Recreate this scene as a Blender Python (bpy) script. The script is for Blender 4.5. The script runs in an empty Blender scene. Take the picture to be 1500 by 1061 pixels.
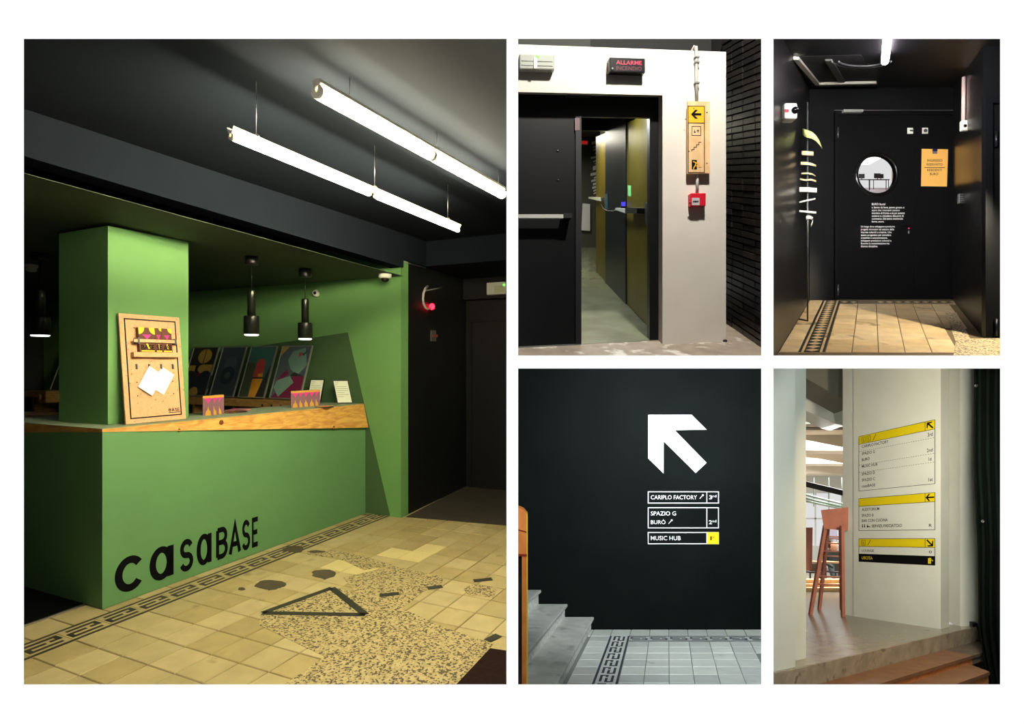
import bpy, bmesh, math, random
from mathutils import Vector, Matrix
random.seed(7)
scene = bpy.context.scene
COL = scene.collection
# ------------------------------------------------------------------ camera, world, exposure
FPX, CX, CY, EYE = 850.0, 750.0, 530.5, 1.5
cam_d = bpy.data.cameras.new('camera'); cam = bpy.data.objects.new('camera', cam_d); COL.objects.link(cam)
cam.location = (0, 0, EYE); cam.rotation_euler = (math.radians(90), 0, 0)
cam_d.sensor_fit = 'HORIZONTAL'; cam_d.sensor_width = 36.0; cam_d.lens = 36.0 * FPX / 1500.0
cam_d.clip_start = 0.05; cam_d.clip_end = 200
scene.camera = cam
w = bpy.data.worlds.new('daylight'); scene.world = w; w.use_nodes = True
w.node_tree.nodes['Background'].inputs[0].default_value = (1.0, 1.0, 1.0, 1)
w.node_tree.nodes['Background'].inputs[1].default_value = 0.92
scene.view_settings.view_transform = 'Standard'; scene.view_settings.look = 'None'
scene.view_settings.exposure = 0.0; scene.view_settings.gamma = 1.0
scene.view_settings.use_curve_mapping = False
sun_d = bpy.data.lights.new('sun', 'SUN'); sun = bpy.data.objects.new('sun', sun_d); COL.objects.link(sun)
sun_d.energy = 4.0; sun_d.angle = math.radians(.6); sun.rotation_euler = (math.radians(11), 0, 0)
def area_light(name, loc, target, size, power, color=(1, 1, 1), sy=None, spread=180):
    d = bpy.data.lights.new(name, 'AREA'); d.energy = power; d.color = color; d.size = size
    d.shape = 'RECTANGLE'; d.size_y = sy or size; d.spread = math.radians(spread)
    o = bpy.data.objects.new(name, d); COL.objects.link(o); o.location = loc
    o.rotation_euler = (Vector(target) - Vector(loc)).to_track_quat('-Z', 'Y').to_euler()
    return o
def spot_light(name, loc, target, power, angle, color=(1, 1, 1), blend=.3, radius=.03):
    d = bpy.data.lights.new(name, 'SPOT'); d.energy = power; d.color = color
    d.spot_size = math.radians(angle); d.spot_blend = blend; d.shadow_soft_size = radius
    o = bpy.data.objects.new(name, d); COL.objects.link(o); o.location = loc
    o.rotation_euler = (Vector(target) - Vector(loc)).to_track_quat('-Z', 'Y').to_euler()
    return o
# ------------------------------------------------------------------ measuring helpers
def ray(px, py): return Vector(((px - CX) / FPX, 1.0, (CY - py) / FPX))
def at(px, py, Y): r = ray(px, py); return Vector((r.x * Y, Y, EYE + r.z * Y))
def proj(p): return (CX + FPX * p.x / p.y, CY - FPX * (p.z - EYE) / p.y)
CAM = Vector((0, 0, EYE))
class Room:
    """A room's own directions: A along its main wall, V up, W into depth."""
    def __init__(s, P0, A, W):
        s.P0, s.A, s.V, s.W = Vector(P0), Vector(A), Vector((0, 0, 1)), Vector(W)
    def pt(s, a, b, c): return s.P0 + a * s.A + b * s.V + c * s.W
    def inv(s, px, py, a=None, b=None, c=None):
        r = ray(px, py); k = s.P0 - CAM; cols = []; fixed = {}
        for n, val, vec in (('a', a, s.A), ('b', b, s.V), ('c', c, s.W)):
            if val is None: cols.append((n, vec))
            else: k = k + val * vec; fixed[n] = val
        m = Matrix((r, -cols[0][1], -cols[1][1])).transposed()
        t = m.inverted() @ k
        fixed[cols[0][0]] = t[1]; fixed[cols[1][0]] = t[2]
        return fixed['a'], fixed['b'], fixed['c']
    def box(s, mb, a0, a1, b0, b1, c0, c1, mi=0):
        mb.hexa([s.pt(a, b, c) for c in (c0, c1) for b in (b0, b1) for a in (a0, a1)], mi)
    def box_px(s, mb, px0, px1, py0, py1, c0, c1, mi=0):
        a0, b0, _ = s.inv(px0, py1, c=c0); a1, b1, _ = s.inv(px1, py0, c=c0)
        s.box(mb, a0, a1, b0, b1, c0, c1, mi)
class MB:
    def __init__(s): s.v = []; s.f = []; s.m = []; s.sm = []
    def add(s, vs, fs, mi=0, smooth=False):
        o = len(s.v); s.v += [Vector(v) for v in vs]
        for f in fs: s.f.append([i + o for i in f]); s.m.append(mi); s.sm.append(smooth)
        return s
    def hexa(s, p, mi=0):
        return s.add(p, [(0, 1, 3, 2), (4, 6, 7, 5), (0, 4, 5, 1), (2, 3, 7, 6), (0, 2, 6, 4), (1, 5, 7, 3)], mi)
    def prism(s, A, B, mi=0, smooth=False):
        n = len(A); s.add(list(A) + list(B), [list(range(n)), list(range(2 * n - 1, n - 1, -1))], mi)
        o = len(s.v) - 2 * n
        for i in range(n):
            j = (i + 1) % n; s.f.append([o + i, o + n + i, o + n + j, o + j]); s.m.append(mi); s.sm.append(smooth)
        return s
    def tube(s, pts, r, n=8, mi=0, r2=None):
        pts = [Vector(p) for p in pts]; rings = []; up = None
        for i, p in enumerate(pts):
            d = (pts[min(i + 1, len(pts) - 1)] - pts[max(i - 1, 0)]).normalized()
            if up is None: up = Vector((0, 0, 1)) if abs(d.z) < .9 else Vector((1, 0, 0))
            x = d.cross(up).normalized(); y = x.cross(d).normalized(); up = y
            rr = r if r2 is None else r + (r2 - r) * i / (len(pts) - 1)
            rings.append([p + rr * (math.cos(2 * math.pi * k / n) * x + math.sin(2 * math.pi * k / n) * y) for k in range(n)])
        o = len(s.v); s.v += [q for R in rings for q in R]
        for i in range(len(rings) - 1):
            for k in range(n):
                k2 = (k + 1) % n
                s.f.append([o + i * n + k, o + i * n + k2, o + (i + 1) * n + k2, o + (i + 1) * n + k]); s.m.append(mi); s.sm.append(True)
        s.f.append([o + k for k in range(n)]); s.m.append(mi); s.sm.append(False)
        s.f.append([o + (len(rings) - 1) * n + k for k in range(n)]); s.m.append(mi); s.sm.append(False)
        return s
    def lathe(s, c, prof, ax=(0, 0, 1), n=24, mi=0, smooth=True, caps=True):
        c = Vector(c); ax = Vector(ax).normalized(); t = Vector((1, 0, 0)) if abs(ax.x) < .8 else Vector((0, 1, 0))
        x = ax.cross(t).normalized(); y = ax.cross(x); o = len(s.v)
        for r, h in prof:
            for k in range(n):
                q = 2 * math.pi * k / n; s.v.append(c + h * ax + r * (math.cos(q) * x + math.sin(q) * y))
        for i in range(len(prof) - 1):
            for k in range(n):
                k2 = (k + 1) % n
                s.f.append([o + i * n + k, o + i * n + k2, o + (i + 1) * n + k2, o + (i + 1) * n + k]); s.m.append(mi); s.sm.append(smooth)
        for i in (0, len(prof) - 1):
            if caps and prof[i][0] > 1e-5: s.f.append([o + i * n + k for k in range(n)]); s.m.append(mi); s.sm.append(False)
        return s
class Plane:
    """A flat face in the place: u along ex, v along ey (metres), d out of the face."""
    def __init__(s, O, ex, ey):
        s.O, s.ex, s.ey = Vector(O), Vector(ex).normalized(), Vector(ey).normalized()
        s.n = s.ex.cross(s.ey).normalized()
        if s.n.dot(CAM - s.O) < 0: s.n = -s.n
    def P(s, u, v, d=0): return s.O + u * s.ex + v * s.ey + d * s.n
    def px(s, px, py):
        r = ray(px, py); t = Matrix((r, -s.ex, -s.ey)).transposed().inverted() @ (s.O - CAM)
        return t[1], t[2]
    def poly(s, mb, uv, d0, d1, mi=0): mb.prism([s.P(u, v, d1) for u, v in uv], [s.P(u, v, d0) for u, v in uv], mi); return mb
    def poly_px(s, mb, pts, d0, d1, mi=0): return s.poly(mb, [s.px(*p) for p in pts], d0, d1, mi)
    def rect(s, mb, u0, u1, v0, v1, d0, d1, mi=0): return s.poly(mb, [(u0, v0), (u1, v0), (u1, v1), (u0, v1)], d0, d1, mi)
    def disc(s, mb, u, v, r, d0, d1, mi=0, n=20, ry=None, a0=0, a1=360):
        ry = ry or r; pts = [(u + r * math.cos(math.radians(a0 + (a1 - a0) * k / n)), v + ry * math.sin(math.radians(a0 + (a1 - a0) * k / n))) for k in range(n if a1 - a0 >= 360 else n + 1)]
        return s.poly(mb, pts, d0, d1, mi)
    def frame(s, mb, q, t, d0, d1, mi=0):
        """ring along a quad q of (u,v), t wide inwards"""
        cx = sum(p[0] for p in q) / 4; cy = sum(p[1] for p in q) / 4
        def inn(p): return (p[0] + (t if p[0] < cx else -t), p[1] + (t if p[1] < cy else -t))
        for i in range(4):
            a, b = q[i], q[(i + 1) % 4]; s.poly(mb, [a, b, inn(b), inn(a)], d0, d1, mi)
        return mb
    def stroke(s, mb, pts, t, d0, d1, mi=0, closed=False):
        pts = [Vector(p) for p in pts]; n = len(pts); L = []; R = []
        for i in range(n):
            p0 = pts[(i - 1) % n] if (closed or i > 0) else pts[i]; p1 = pts[(i + 1) % n] if (closed or i < n - 1) else pts[i]
            d1v = (pts[i] - p0); d2v = (p1 - pts[i])
            d1v = d1v.normalized() if d1v.length > 1e-9 else d2v.normalized(); d2v = d2v.normalized() if d2v.length > 1e-9 else d1v
            tn = (d1v + d2v); tn = tn.normalized() if tn.length > 1e-6 else d1v
            nr = Vector((-tn.y, tn.x)); k = max(.4, nr.dot(Vector((-d1v.y, d1v.x))))
            L.append(pts[i] + nr * (t / 2 / k)); R.append(pts[i] - nr * (t / 2 / k))
        for i in range(n if closed else n - 1):
            j = (i + 1) % n; s.poly(mb, [L[i], L[j], R[j], R[i]], d0, d1, mi)
        return mb
    def text(s, mb, txt, u0, v0, h, width=None, d=.001, mi=0, bold=0.0, align='L'):
        vs, fs, W, H = glyphs(txt, bold)
        k = h / .729; kx = k if width is None else width / max(W, 1e-6)
        if align == 'C': u0 -= W * kx / 2
        if align == 'R': u0 -= W * kx
        mb.add([s.P(u0 + x * kx, v0 + y * k, d) for x, y in vs], fs, mi); return mb
    def text_px(s, mb, txt, pl, pb, pr, pt, d=.001, mi=0, bold=0.0):
        """lettering whose baseline starts at pixel (pl,pb), ends near column pr, capitals up to row pt"""
        u0, v0 = s.px(pl, pb); u1 = s.px(pr, pb)[0]; v1 = s.px(pl, pt)[1]
        return s.text(mb, txt, u0, v0, v1 - v0, u1 - u0, d, mi, bold)
_g = {}
def glyphs(txt, bold=0.0):
    if (txt, bold) in _g: return _g[(txt, bold)]
    c = bpy.data.curves.new('lettering', 'FONT'); c.body = txt; c.offset = bold; c.resolution_u = 3
    o = bpy.data.objects.new('lettering', c); COL.objects.link(o)
    m = bpy.data.meshes.new_from_object(o)
    vs = [(v.co.x, v.co.y) for v in m.vertices]; fs = [list(p.vertices) for p in m.polygons]
    bpy.data.objects.remove(o); bpy.data.curves.remove(c); bpy.data.meshes.remove(m)
    x0 = min(v[0] for v in vs); vs = [(x - x0, y) for x, y in vs]
    r = (vs, fs, max(v[0] for v in vs), max(v[1] for v in vs)); _g[(txt, bold)] = r
    return r
# ------------------------------------------------------------------ objects
def props(o, label=None, cat=None, group=None, kind=None):
    for k, v in (('label', label), ('category', cat), ('group', group), ('kind', kind)):
        if v: o[k] = v
    return o
STUFF = ('lettering', 'text_lines', 'yellow_print', 'gold_print', 'pictogram')
def build(name, mb, mats, parent=None, label=None, cat=None, group=None, kind=None, bevel=0, flip=True):
    vs = mb.v
    base = Vector(((min(v.x for v in vs) + max(v.x for v in vs)) / 2, (min(v.y for v in vs) + max(v.y for v in vs)) / 2, min(v.z for v in vs)))
    me = bpy.data.meshes.new(name); me.from_pydata([v - base for v in vs], [], mb.f)
    if not isinstance(mats, (list, tuple)): mats = [mats]
    for m in mats: me.materials.append(m)
    me.polygons.foreach_set('material_index', mb.m); me.polygons.foreach_set('use_smooth', mb.sm)
    if flip:
        bm = bmesh.new(); bm.from_mesh(me); bmesh.ops.recalc_face_normals(bm, faces=bm.faces); bm.to_mesh(me); bm.free()
    me.update()
    o = bpy.data.objects.new(name, me); COL.objects.link(o)
    if parent is not None: o.parent = parent; o.location = base - wloc(parent)
    else: o.location = base
    if bevel:
        b = o.modifiers.new('edge', 'BEVEL'); b.width = bevel; b.segments = 2; b.limit_method = 'ANGLE'
    if name in STUFF and parent is not None: kind = 'stuff'
    return props(o, label, cat, group, kind)
def wloc(o):
    l = o.location.copy()
    while o.parent: o = o.parent; l += o.location
    return l
def thing(name, loc, label, cat, group=None):
    o = bpy.data.objects.new(name, None); COL.objects.link(o); o.location = loc; o.empty_display_size = .05
    return props(o, label, cat, group)
def put(name, mesh, loc, parent):
    o = bpy.data.objects.new(name, mesh); COL.objects.link(o); o.parent = parent; o.location = Vector(loc) - wloc(parent); return o
# ------------------------------------------------------------------ materials
def lin(c):
    return tuple((x / 255 / 12.92) if x / 255 <= .04045 else ((x / 255 + .055) / 1.055) ** 2.4 for x in c)
MATS = {}
def M(name, rgb, rough=.6, metal=0, var=0.0, vs=5.0, bump=0.0, bs=60.0, emit=0, spec=.5, rnd=0.0, dark=None, dscale=3.0, dthr=.62, coat=0):
    if name in MATS: return MATS[name]
    m = bpy.data.materials.new(name); m.use_nodes = True; nt = m.node_tree; P = nt.nodes['Principled BSDF']; L = nt.links
    c = lin(rgb); P.inputs['Base Color'].default_value = (*c, 1); P.inputs['Roughness'].default_value = rough
    P.inputs['Metallic'].default_value = metal; P.inputs['Specular IOR Level'].default_value = spec
    P.inputs['Coat Weight'].default_value = coat
    out = None
    tc = nt.nodes.new('ShaderNodeNewGeometry')
    def noise(sc, det=4):
        n = nt.nodes.new('ShaderNodeTexNoise'); n.inputs['Scale'].default_value = sc; n.inputs['Detail'].default_value = det
        L.new(tc.outputs['Position'], n.inputs['Vector']); return n
    if var or rnd or dark:
        hs = nt.nodes.new('ShaderNodeHueSaturation'); hs.inputs['Color'].default_value = (*c, 1)
        val = None
        if var:
            n = noise(vs); mr = nt.nodes.new('ShaderNodeMapRange'); mr.inputs['From Min'].default_value = .3; mr.inputs['From Max'].default_value = .7
            mr.inputs['To Min'].default_value = 1 - var; mr.inputs['To Max'].default_value = 1 + var; L.new(n.outputs['Fac'], mr.inputs['Value']); val = mr.outputs['Result']
        if rnd:
            oi = nt.nodes.new('ShaderNodeObjectInfo'); mr = nt.nodes.new('ShaderNodeMapRange'); mr.inputs['To Min'].default_value = 1 - rnd; mr.inputs['To Max'].default_value = 1 + rnd
            L.new(oi.outputs['Random'], mr.inputs['Value'])
            if val:
                mu = nt.nodes.new('ShaderNodeMath'); mu.operation = 'MULTIPLY'; L.new(val, mu.inputs[0]); L.new(mr.outputs['Result'], mu.inputs[1]); val = mu.outputs[0]
            else: val = mr.outputs['Result']
        if val: L.new(val, hs.inputs['Value'])
        out = hs.outputs['Color']
        if dark:
            n = noise(dscale, 6); rp = nt.nodes.new('ShaderNodeValToRGB'); rp.color_ramp.elements[0].position = dthr; rp.color_ramp.elements[1].position = dthr + .1
            L.new(n.outputs['Fac'], rp.inputs['Fac']); mx = nt.nodes.new('ShaderNodeMix'); mx.data_type = 'RGBA'
            L.new(rp.outputs['Color'], mx.inputs['Factor']); L.new(out, mx.inputs['A']); mx.inputs['B'].default_value = (*lin(dark), 1); out = mx.outputs['Result']
        L.new(out, P.inputs['Base Color'])
    if bump:
        n = noise(bs, 6); b = nt.nodes.new('ShaderNodeBump'); b.inputs['Strength'].default_value = bump; b.inputs['Distance'].default_value = .01
        L.new(n.outputs['Fac'], b.inputs['Height']); L.new(b.outputs['Normal'], P.inputs['Normal'])
    if emit: P.inputs['Emission Color'].default_value = (*c, 1); P.inputs['Emission Strength'].default_value = emit
    MATS[name] = m; return m
def wood(name, rgb, rgb2, scale=(2, 2, 18), rough=.55, turn=0.0):
    m = bpy.data.materials.new(name); m.use_nodes = True; nt = m.node_tree; P = nt.nodes['Principled BSDF']; L = nt.links
    g = nt.nodes.new('ShaderNodeNewGeometry'); mp = nt.nodes.new('ShaderNodeMapping'); mp.inputs['Scale'].default_value = scale; mp.inputs['Rotation'].default_value = (0, 0, turn)
    n = nt.nodes.new('ShaderNodeTexNoise'); n.inputs['Scale'].default_value = 2.2; n.inputs['Detail'].default_value = 7; n.inputs['Distortion'].default_value = 1.2
    rp = nt.nodes.new('ShaderNodeValToRGB'); rp.color_ramp.elements[0].color = (*lin(rgb2), 1); rp.color_ramp.elements[1].color = (*lin(rgb), 1)
    rp.color_ramp.elements[0].position = .35; rp.color_ramp.elements[1].position = .62
    L.new(g.outputs['Position'], mp.inputs['Vector']); L.new(mp.outputs['Vector'], n.inputs['Vector']); L.new(n.outputs['Fac'], rp.inputs['Fac']); L.new(rp.outputs['Color'], P.inputs['Base Color'])
    P.inputs['Roughness'].default_value = rough; return m
def terrazzo(name, base, chip, chip2, sc=55):
    m = bpy.data.materials.new(name); m.use_nodes = True; nt = m.node_tree; P = nt.nodes['Principled BSDF']; L = nt.links
    g = nt.nodes.new('ShaderNodeNewGeometry'); v = nt.nodes.new('ShaderNodeTexVoronoi'); v.inputs['Scale'].default_value = sc
    L.new(g.outputs['Position'], v.inputs['Vector'])
    sp = nt.nodes.new('ShaderNodeSeparateColor'); L.new(v.outputs['Color'], sp.inputs['Color'])
    rp = nt.nodes.new('ShaderNodeValToRGB'); rp.color_ramp.interpolation = 'CONSTANT'; e = rp.color_ramp.elements
    e[0].color = (*lin(chip), 1); e[1].position = .30; e[1].color = (*lin(base), 1); x = e.new(.62); x.color = (*lin(chip2), 1)
    L.new(sp.outputs['Red'], rp.inputs['Fac']); L.new(rp.outputs['Color'], P.inputs['Base Color']); P.inputs['Roughness'].default_value = .55
    return m
white = M('white_paint', (250, 250, 250), .9, spec=.1)
black = M('matt_black', (14, 15, 17), .55)
ink = M('black_vinyl', (9, 10, 13), .8, spec=.1)
wvinyl = M('white_vinyl', (245, 245, 245), .7)
yvinyl = M('yellow_vinyl', (247, 208, 20), .6)
blackwall = M('black_wall_paint', (17, 19, 21), .5, var=.25, vs=3, bump=.05, bs=25)
partn = M('dark_partition', (26, 27, 28), .8)
chrome = M('brushed_steel', (190, 190, 188), .35, metal=1)
wplastic = M('white_plastic', (222, 222, 214), .45)
dglass = M('dark_lens', (10, 10, 12), .08)
# ------------------------------------------------------------------ white front wall with its five openings, and the walls between the rooms
FW = 1.62
def front_wall():
    mb = MB(); xs = [-4200, 35, 742, 759, 1115, 1133, 1465, 5400]; ys = [-2600, 57, 521, 540, 1003, 3300]
    for i in range(7):
        for j in range(5):
            hole = (i == 1 and 1 <= j <= 3) or (i in (3, 5) and j in (1, 3))
            if hole: continue
            q = [(xs[i], ys[j + 1]), (xs[i + 1], ys[j + 1]), (xs[i + 1], ys[j]), (xs[i], ys[j])]
            mb.prism([at(x, y, FW) for x, y in q], [at(x, y, FW + .008) for x, y in q]); mb.prism([at(x, y, FW + .008) for x, y in q], [at(x, y, FW + .015) for x, y in q], 1)  # dark back layer added to cut light bounced into the rooms
    build('wall_front', mb, [white, partn], label='smooth white wall with five rectangular openings onto separate rooms', cat='wall', kind='structure')
front_wall()
def slab(name, pts2, z0, z1, mat, label, cat='wall', n=None):
    mb = MB(); mb.prism([Vector((x, y, z0)) for x, y in pts2], [Vector((x, y, z1)) for x, y in pts2])
    return build(name, mb, mat, label=label, cat=cat, kind='structure')
YB = FW + .015
slab('wall_between_reception', [(-.012, YB), (.012, YB), (.012, 12), (-.012, 12)], -4, 7.5, partn, 'dark partition wall closing the reception room on its right')
def radial(px, y0, y1, th):
    k = (px - CX) / FPX; return [(k * y0 - th, y0), (k * y0 + th, y0), (k * y1 + th, y1), (k * y1 - th, y1)]
slab('wall_between_doors', radial(1124, YB, 12, .011), 1.512, 7.5, partn, 'dark partition wall between the two upper rooms with black doors')
slab('wall_between_stairs', radial(1124, YB, 12, .011), -4, 1.488, partn, 'dark partition wall between the stair landing and the white hall')
slab('wall_outer', radial(1600, YB, 13, .03), -6, 7.5, partn, 'outer dark wall on the right of both right-hand rooms')
slab('floor_slab', [(.012, YB), (13.5, YB), (13.5, 13), (.012, 13)], 1.488, 1.512, partn, 'thin dark floor slab between upper and lower rooms', 'floor')
slab('ceiling_slab', [(.012, YB), (13.5, YB), (13.5, 13), (.012, 13)], 7.5, 7.6, partn, 'dark roof slab over the upper rooms', 'ceiling')
# ================================================================== ROOM 1: reception
R1 = Room((-2.483, 3.517, 0), (.9089, -.4171, 0), (.4171, .9089, 0))
ZC = 2.74; CW = 2.47                                                            # end wall
green = M('green_wall_paint', (108, 158, 92), .75, var=.06, vs=2.0, bump=.04, bs=30)
greenc = M('green_counter_paint', (100, 150, 96), .6, var=.05, vs=2.5)
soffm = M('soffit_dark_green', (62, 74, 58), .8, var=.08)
ceilm = M('ceiling_dark_grey', (25, 30, 38), .9, var=.1, vs=1.5, spec=.06)
pine = wood('pine_board', (226, 178, 92), (196, 138, 62), (3, 3, 16), turn=.43)
grout = M('floor_grout', (120, 104, 74), .9, var=.15)
aL = R1.inv(64, 560, c=CW)[0]
def r1_shell():
    mb = MB(); mb.prism([Vector(p) for p in ((-9, YB, -.006), (-.012, YB, -.006), (-.012, 9, -.006), (-9, 9, -.006))], [Vector(p) for p in ((-9, YB, -.1), (-.012, YB, -.1), (-.012, 9, -.1), (-9, 9, -.1))])
    fl = build('floor', mb, grout, label='worn beige tiled floor in front of the green counter', cat='floor', kind='structure')
    mb = MB(); mb.prism([Vector(p) for p in ((-9, YB, ZC), (-.012, YB, ZC), (-.012, 9, ZC), (-9, 9, ZC))], [Vector(p) for p in ((-9, YB, ZC + .1), (-.012, YB, ZC + .1), (-.012, 9, ZC + .1), (-9, 9, ZC + .1))])
    build('ceiling', mb, ceilm, label='dark grey ceiling above the hanging tube lamps', cat='ceiling', kind='structure')
    mb = MB(); R1.box(mb, aL - .1, .4225, -.02, 2.76, CW, CW + .12)
    wb = build('wall_back', mb, green, label='green end wall behind the reception counter', cat='wall', kind='structure')
    q = [R1.inv(x, y, c=CW) for x, y in ((509.5, 487), (571.5, 756), (300, 770), (110, 700), (110, 548.5))]
    mb = MB(); mb.prism([R1.pt(a, max(b, .002), CW - .0015) for a, b, c in q], [R1.pt(a, max(b, .002), CW + .001) for a, b, c in q]); build('painted_shape', mb, M('dark_green_paint', (66, 96, 58), .75, var=.06, vs=2), wb, label='darker green painted angular shape')
    mb = MB(); R1.box(mb, aL - .12, aL, -.02, 2.76, -5, CW + .1)
    build('wall_left', mb, blackwall, label='black side wall at the far left behind the column', cat='wall', kind='structure')
    mb = MB(); mb.prism([R1.pt(a, -.02, c) for a, c in ((.4225, CW + .002), (.30, 4.0), (.15, 4.0), (.25, CW + .122))], [R1.pt(a, 2.76, c) for a, c in ((.4225, CW + .002), (.30, 4.0), (.15, 4.0), (.25, CW + .122))])
    build('wall_alcove', mb, blackwall, label='black wall running back beside the green end wall', cat='wall', kind='structure')
    xa = lambda c: (2.483 - .014 - .4171 * c) / .9089
    mb = MB()
    for a0, z0, z1, c0, c1 in ((.1, -.02, 2.76, 3.97, 4.1), (.32, 2.24, 2.49, 3.86, 3.969)):
        L = [(a0, c0), (xa(c0), c0), (xa(c1), c1), (a0, c1)]; mb.prism([R1.pt(a, z0, c) for a, c in L], [R1.pt(a, z1, c) for a, c in L])
    build('wall_alcove_back', mb, blackwall, label='black wall with a header at the back of the alcove', cat='wall', kind='structure')
    mb = MB(); ed = [(.335, -1.9), (.445, 2.48)]; zz = lambda c: 2.405 - .032 * c
    L = [(aL, -1.9), ed[0], ed[1], (.4225, CW), (aL, CW)]
    mb.prism([R1.pt(a, zz(c), c) for a, c in L], [R1.pt(a, zz(c) + .003, c) for a, c in L])
    so = build('ceiling_soffit', mb, soffm, label='lowered dark green ceiling panel over the reception counter', cat='ceiling', kind='structure')
    L = [(.335, -1.9), (.445, 2.48), (.30, 2.48), (.18, -1.9)]; lo = lambda c: zz(c) + .085
    mb = MB(); mb.prism([R1.pt(a, lo(c), c) for a, c in L], [R1.pt(a, ZC + .01, c) for a, c in L]); build('wall_fascia', mb, ceilm, label='dark grey upright band above the lowered ceiling panel', cat='wall', kind='structure')
    L = [(.445, 2.48), (.25, 2.48), (.2, 4.0), (xa(4.0), 4.0), (xa(2.9), 2.9), (.43, 2.9)]
    mb = MB(); mb.prism([R1.pt(a, 2.485, c) for a, c in L], [R1.pt(a, ZC + .01, c) for a, c in L]); build('ceiling_bulkhead', mb, ceilm, label='dark grey bulkhead over the black alcove', cat='ceiling', kind='structure')
    mb = MB(); mb.tube([R1.pt(.43, 2.47, CW + .05), R1.pt(.425, 2.47, CW + .42)], .008)
    build('trim_1', mb, chrome, label='thin pale trim line at the ceiling beyond the lowered panel', cat='trim', kind='structure')
    return fl
floor1 = r1_shell()
# --- column
mb = MB(); cR = R1.inv(276, 480, a=-.2)[2]; R1.box(mb, -.74, -.2, 1.0955, 2.404 - .032 * .8, .15, cR)
build('column', mb, green, label='square green column rising from the counter top', cat='column', kind='structure')
# --- counter
ct = thing('reception_counter', R1.pt(-.3, 0, 1.2), 'green painted reception counter with pine wedge edge and black casaBASE lettering', 'counter')
mb = MB(); AW = -2.75
b0, bl, br, t0 = [R1.pt(0, 0, 0), R1.pt(0, 0, CW - .004)], R1.pt(0, 1.074, 0), R1.pt(.035, .85, CW - .004), None
# body: front face folded, left wing
def poly(mb, *pts, mi=0): mb.add(pts, [list(range(len(pts)))], mi)
F = {'a': R1.pt(0, 0, 0), 'b': R1.pt(0, 0, CW - .004), 'c': br, 'd': bl}
body_poly_f = [R1.pt(0, 0, 0), R1.pt(0, 0, CW - .004), R1.pt(0, .85, CW - .004), R1.pt(0, 1.074, 0)]
body_poly_b = [R1.pt(-.5, 0, 0), R1.pt(-.5, 0, CW - .004), R1.pt(-.5, .85, CW - .004), R1.pt(-.5, 1.074, 0)]
mb.prism(body_poly_f, body_poly_b)
build('front_panel', mb, greenc, ct)
mb = MB(); mb.prism([R1.pt(-.501, 0, 0), R1.pt(-.501, 1.074, 0), R1.pt(AW, .93, 0), R1.pt(AW, 0, 0)], [R1.pt(-.501, 0, .5), R1.pt(-.501, 1.074, .5), R1.pt(AW, .93, .5), R1.pt(AW, 0, .5)])
build('side_panel', mb, greenc, ct)
mb = MB()
mb.prism([R1.pt(0, 1.075, 0), R1.pt(.035, .851, CW - .004), R1.pt(-.02, 1.083, CW - .004), R1.pt(0, 1.092, 0)], [R1.pt(-.06, 1.075, 0), R1.pt(-.06, .851, CW - .004), R1.pt(-.06, 1.083, CW - .004), R1.pt(-.06, 1.092, 0)])
fb = build('edge_board', mb, pine, ct, label='pine board growing thicker to the right')
kn = M('wood_knot', (120, 66, 28), .6); pk = Plane(R1.pt(0, 1.09, 0), R1.pt(.0, 1.02, CW) - R1.pt(0, 1.09, 0), R1.pt(.0, 1.09, 0) - R1.pt(.005, 1.0, 0))
for (x, y, r) in ((262, 630.5, .014), (324, 619, .019), (486, 627, .02)):
    c_, b_ = R1.inv(x, y, a=0.0)[2], R1.inv(x, y, a=0.0)[1]
    aa = .035 * (c_ / CW) * max(0, min(1, (1.083 - b_) / .23)) + .004
    mb = MB(); mb.lathe(R1.pt(aa - .003, b_, c_), [(r, 0), (r * .75, .003), (.001, .0035)], R1.A, 14); build('wood_knot', mb, kn, fb)
mb = MB(); mb.prism([R1.pt(-.002, 1.075, -.001), R1.pt(AW, .93, -.001), R1.pt(AW, 1.092, -.001), R1.pt(-.002, 1.092, -.001)], [R1.pt(-.002, 1.075, .05), R1.pt(AW, .93, .05), R1.pt(AW, 1.092, .05), R1.pt(-.002, 1.092, .05)])
build('side_edge_board', mb, pine, ct)
topm = M('worktop_pale_green', (140, 158, 128), .55, var=.06)
mb = MB(); L = [(0, 0), (-.02, CW - .004), (-.52, CW - .004), (-.52, .52), (AW, .52), (AW, 0)]
zt = lambda c: 1.095 - .009 * c / CW
mb.prism([R1.pt(a, zt(c), c) for a, c in L], [R1.pt(a, zt(c) - .0028, c) for a, c in L]); build('worktop', mb, topm, ct)
mb = MB(); R1.box(mb, -.515, -.503, 0.0, .84, .53, CW - .004); build('back_panel', mb, black, ct)
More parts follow.
